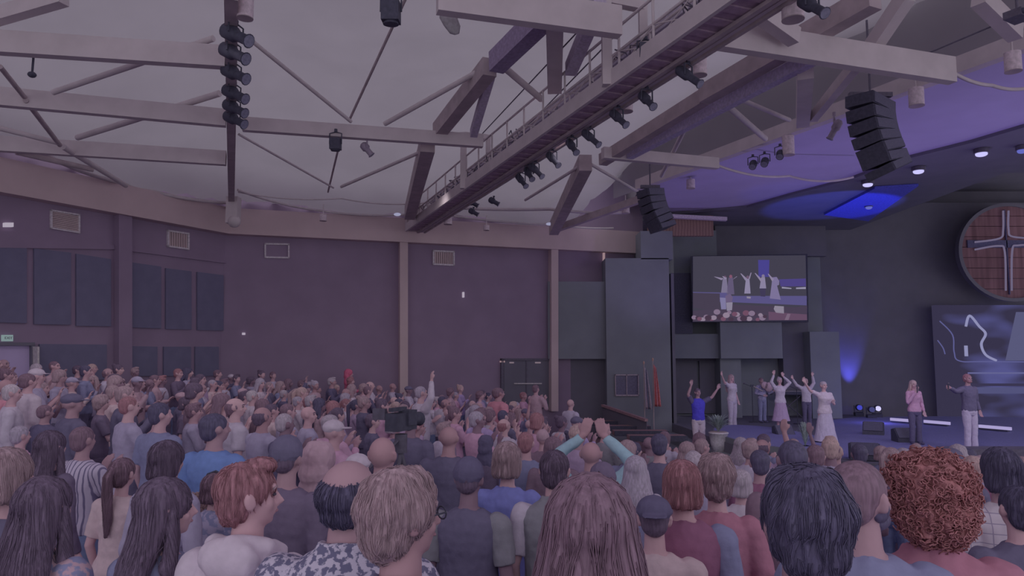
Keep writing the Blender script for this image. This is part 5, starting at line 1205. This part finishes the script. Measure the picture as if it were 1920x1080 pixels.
stager(1465, 806, 712, ZS + .14, 'dancer in white top and long mauve grey skirt, both arms raised', 180, pose=('up', 'upin'), fem=True, hair='bun', hc='silver', top='white', leg='mauve', legs='skirt', feet='pink')
stager(1514, 800, 710, ZS, 'singer in white long shirt and black trousers reaching one arm up to the left', 190, pose=('outup', 'up'), hair='short', hc='blond', skin='fair', top='white', leg='black')
stager(1549, 838, 716, ZS + .015, 'woman in long white gown with one arm bent and one raised to the left', 190, pose=('outup', 'clasp'), fem=True, hair='short', hc='silver', skin='fair', top='offwhite', sleeve='short', leg='lightgrey', legs='dress', feet='pink', wide=1.08)
t = stager(1718, 833, 714, ZS + .015, 'woman in pink blouse and black trousers holding a microphone', 185, pose=('mic', 'down'), fem=True, hair='long', hc='blond', top='pink', leg='black')
t2 = stager(1822, 843, 702, ZS + .015, 'man in dark jacket and grey trousers with one arm stretched to the left', 195, pose=('out', 'down'), hair='short', hc='auburn', skin='ruddy', top='charcoal', leg='lightgrey', extras=[('beard', beard, hairmat('auburn'))])
# guitar held by the guitarist
g = empty('acoustic_guitar', tg.location + Vector((0, 0, 1.02)), tg.rotation_euler.z, 'pale bodied guitar held by the guitarist', 'guitar')
b = MB(); b.loft([(-.03, -.10, .24, .16, .16), (.03, -.10, .24, .16, .16)], 24); b.loft([(-.03, .08, .24, .12, .12), (.03, .08, .24, .12, .12)], 24)
o = b.build('guitar_body', mat('guitar_pale', (112, 94, 104), k=.2), g); o.rotation_euler = (R(90), R(-20), 0); o.location = (0, .24, .22)
for v in o.data.vertices: v.co.y -= .24
b = MB(); b.tube([(.15, .24, .05), (.55, .26, .22)], .022, 8); b.build('neck', M_creamdk, g); b = MB(); b.box((.60, .26, .24), (.12, .02, .07)); b.build('headstock', M_black, g)

def held_mic(t_, nm, sg, lb):
    wr = V3(ARM[nm][1], sg); d = Vector(ARM[nm][2]); d.x *= sg; d.normalize(); q = wr + d * .075 + Vector((0, .025, 0)); s_ = t_.scale; q = Vector((q.x * s_.x, q.y * s_.y, q.z * s_.z))
    q = Matrix.Rotation(t_.rotation_euler.z, 3, 'Z') @ q + t_.location
    e_ = empty('microphone', q, t_.rotation_euler.z, lb, 'microphone', 'hand held microphones'); b = MB(); b.tube([(0, 0, -.09), (0, 0, .06)], [.012, .016], 10); b.build('handle', M_black, e_); b = MB(); b.ball((0, 0, .085), (.026, .026, .03)); b.build('microphone_head', M_metal, e_)
held_mic(t, 'mic', 1, 'black microphone held to the mouth by the pink bloused woman')
held_mic(t2, 'out', 1, 'black microphone in the outstretched hand of the dark jacketed man')
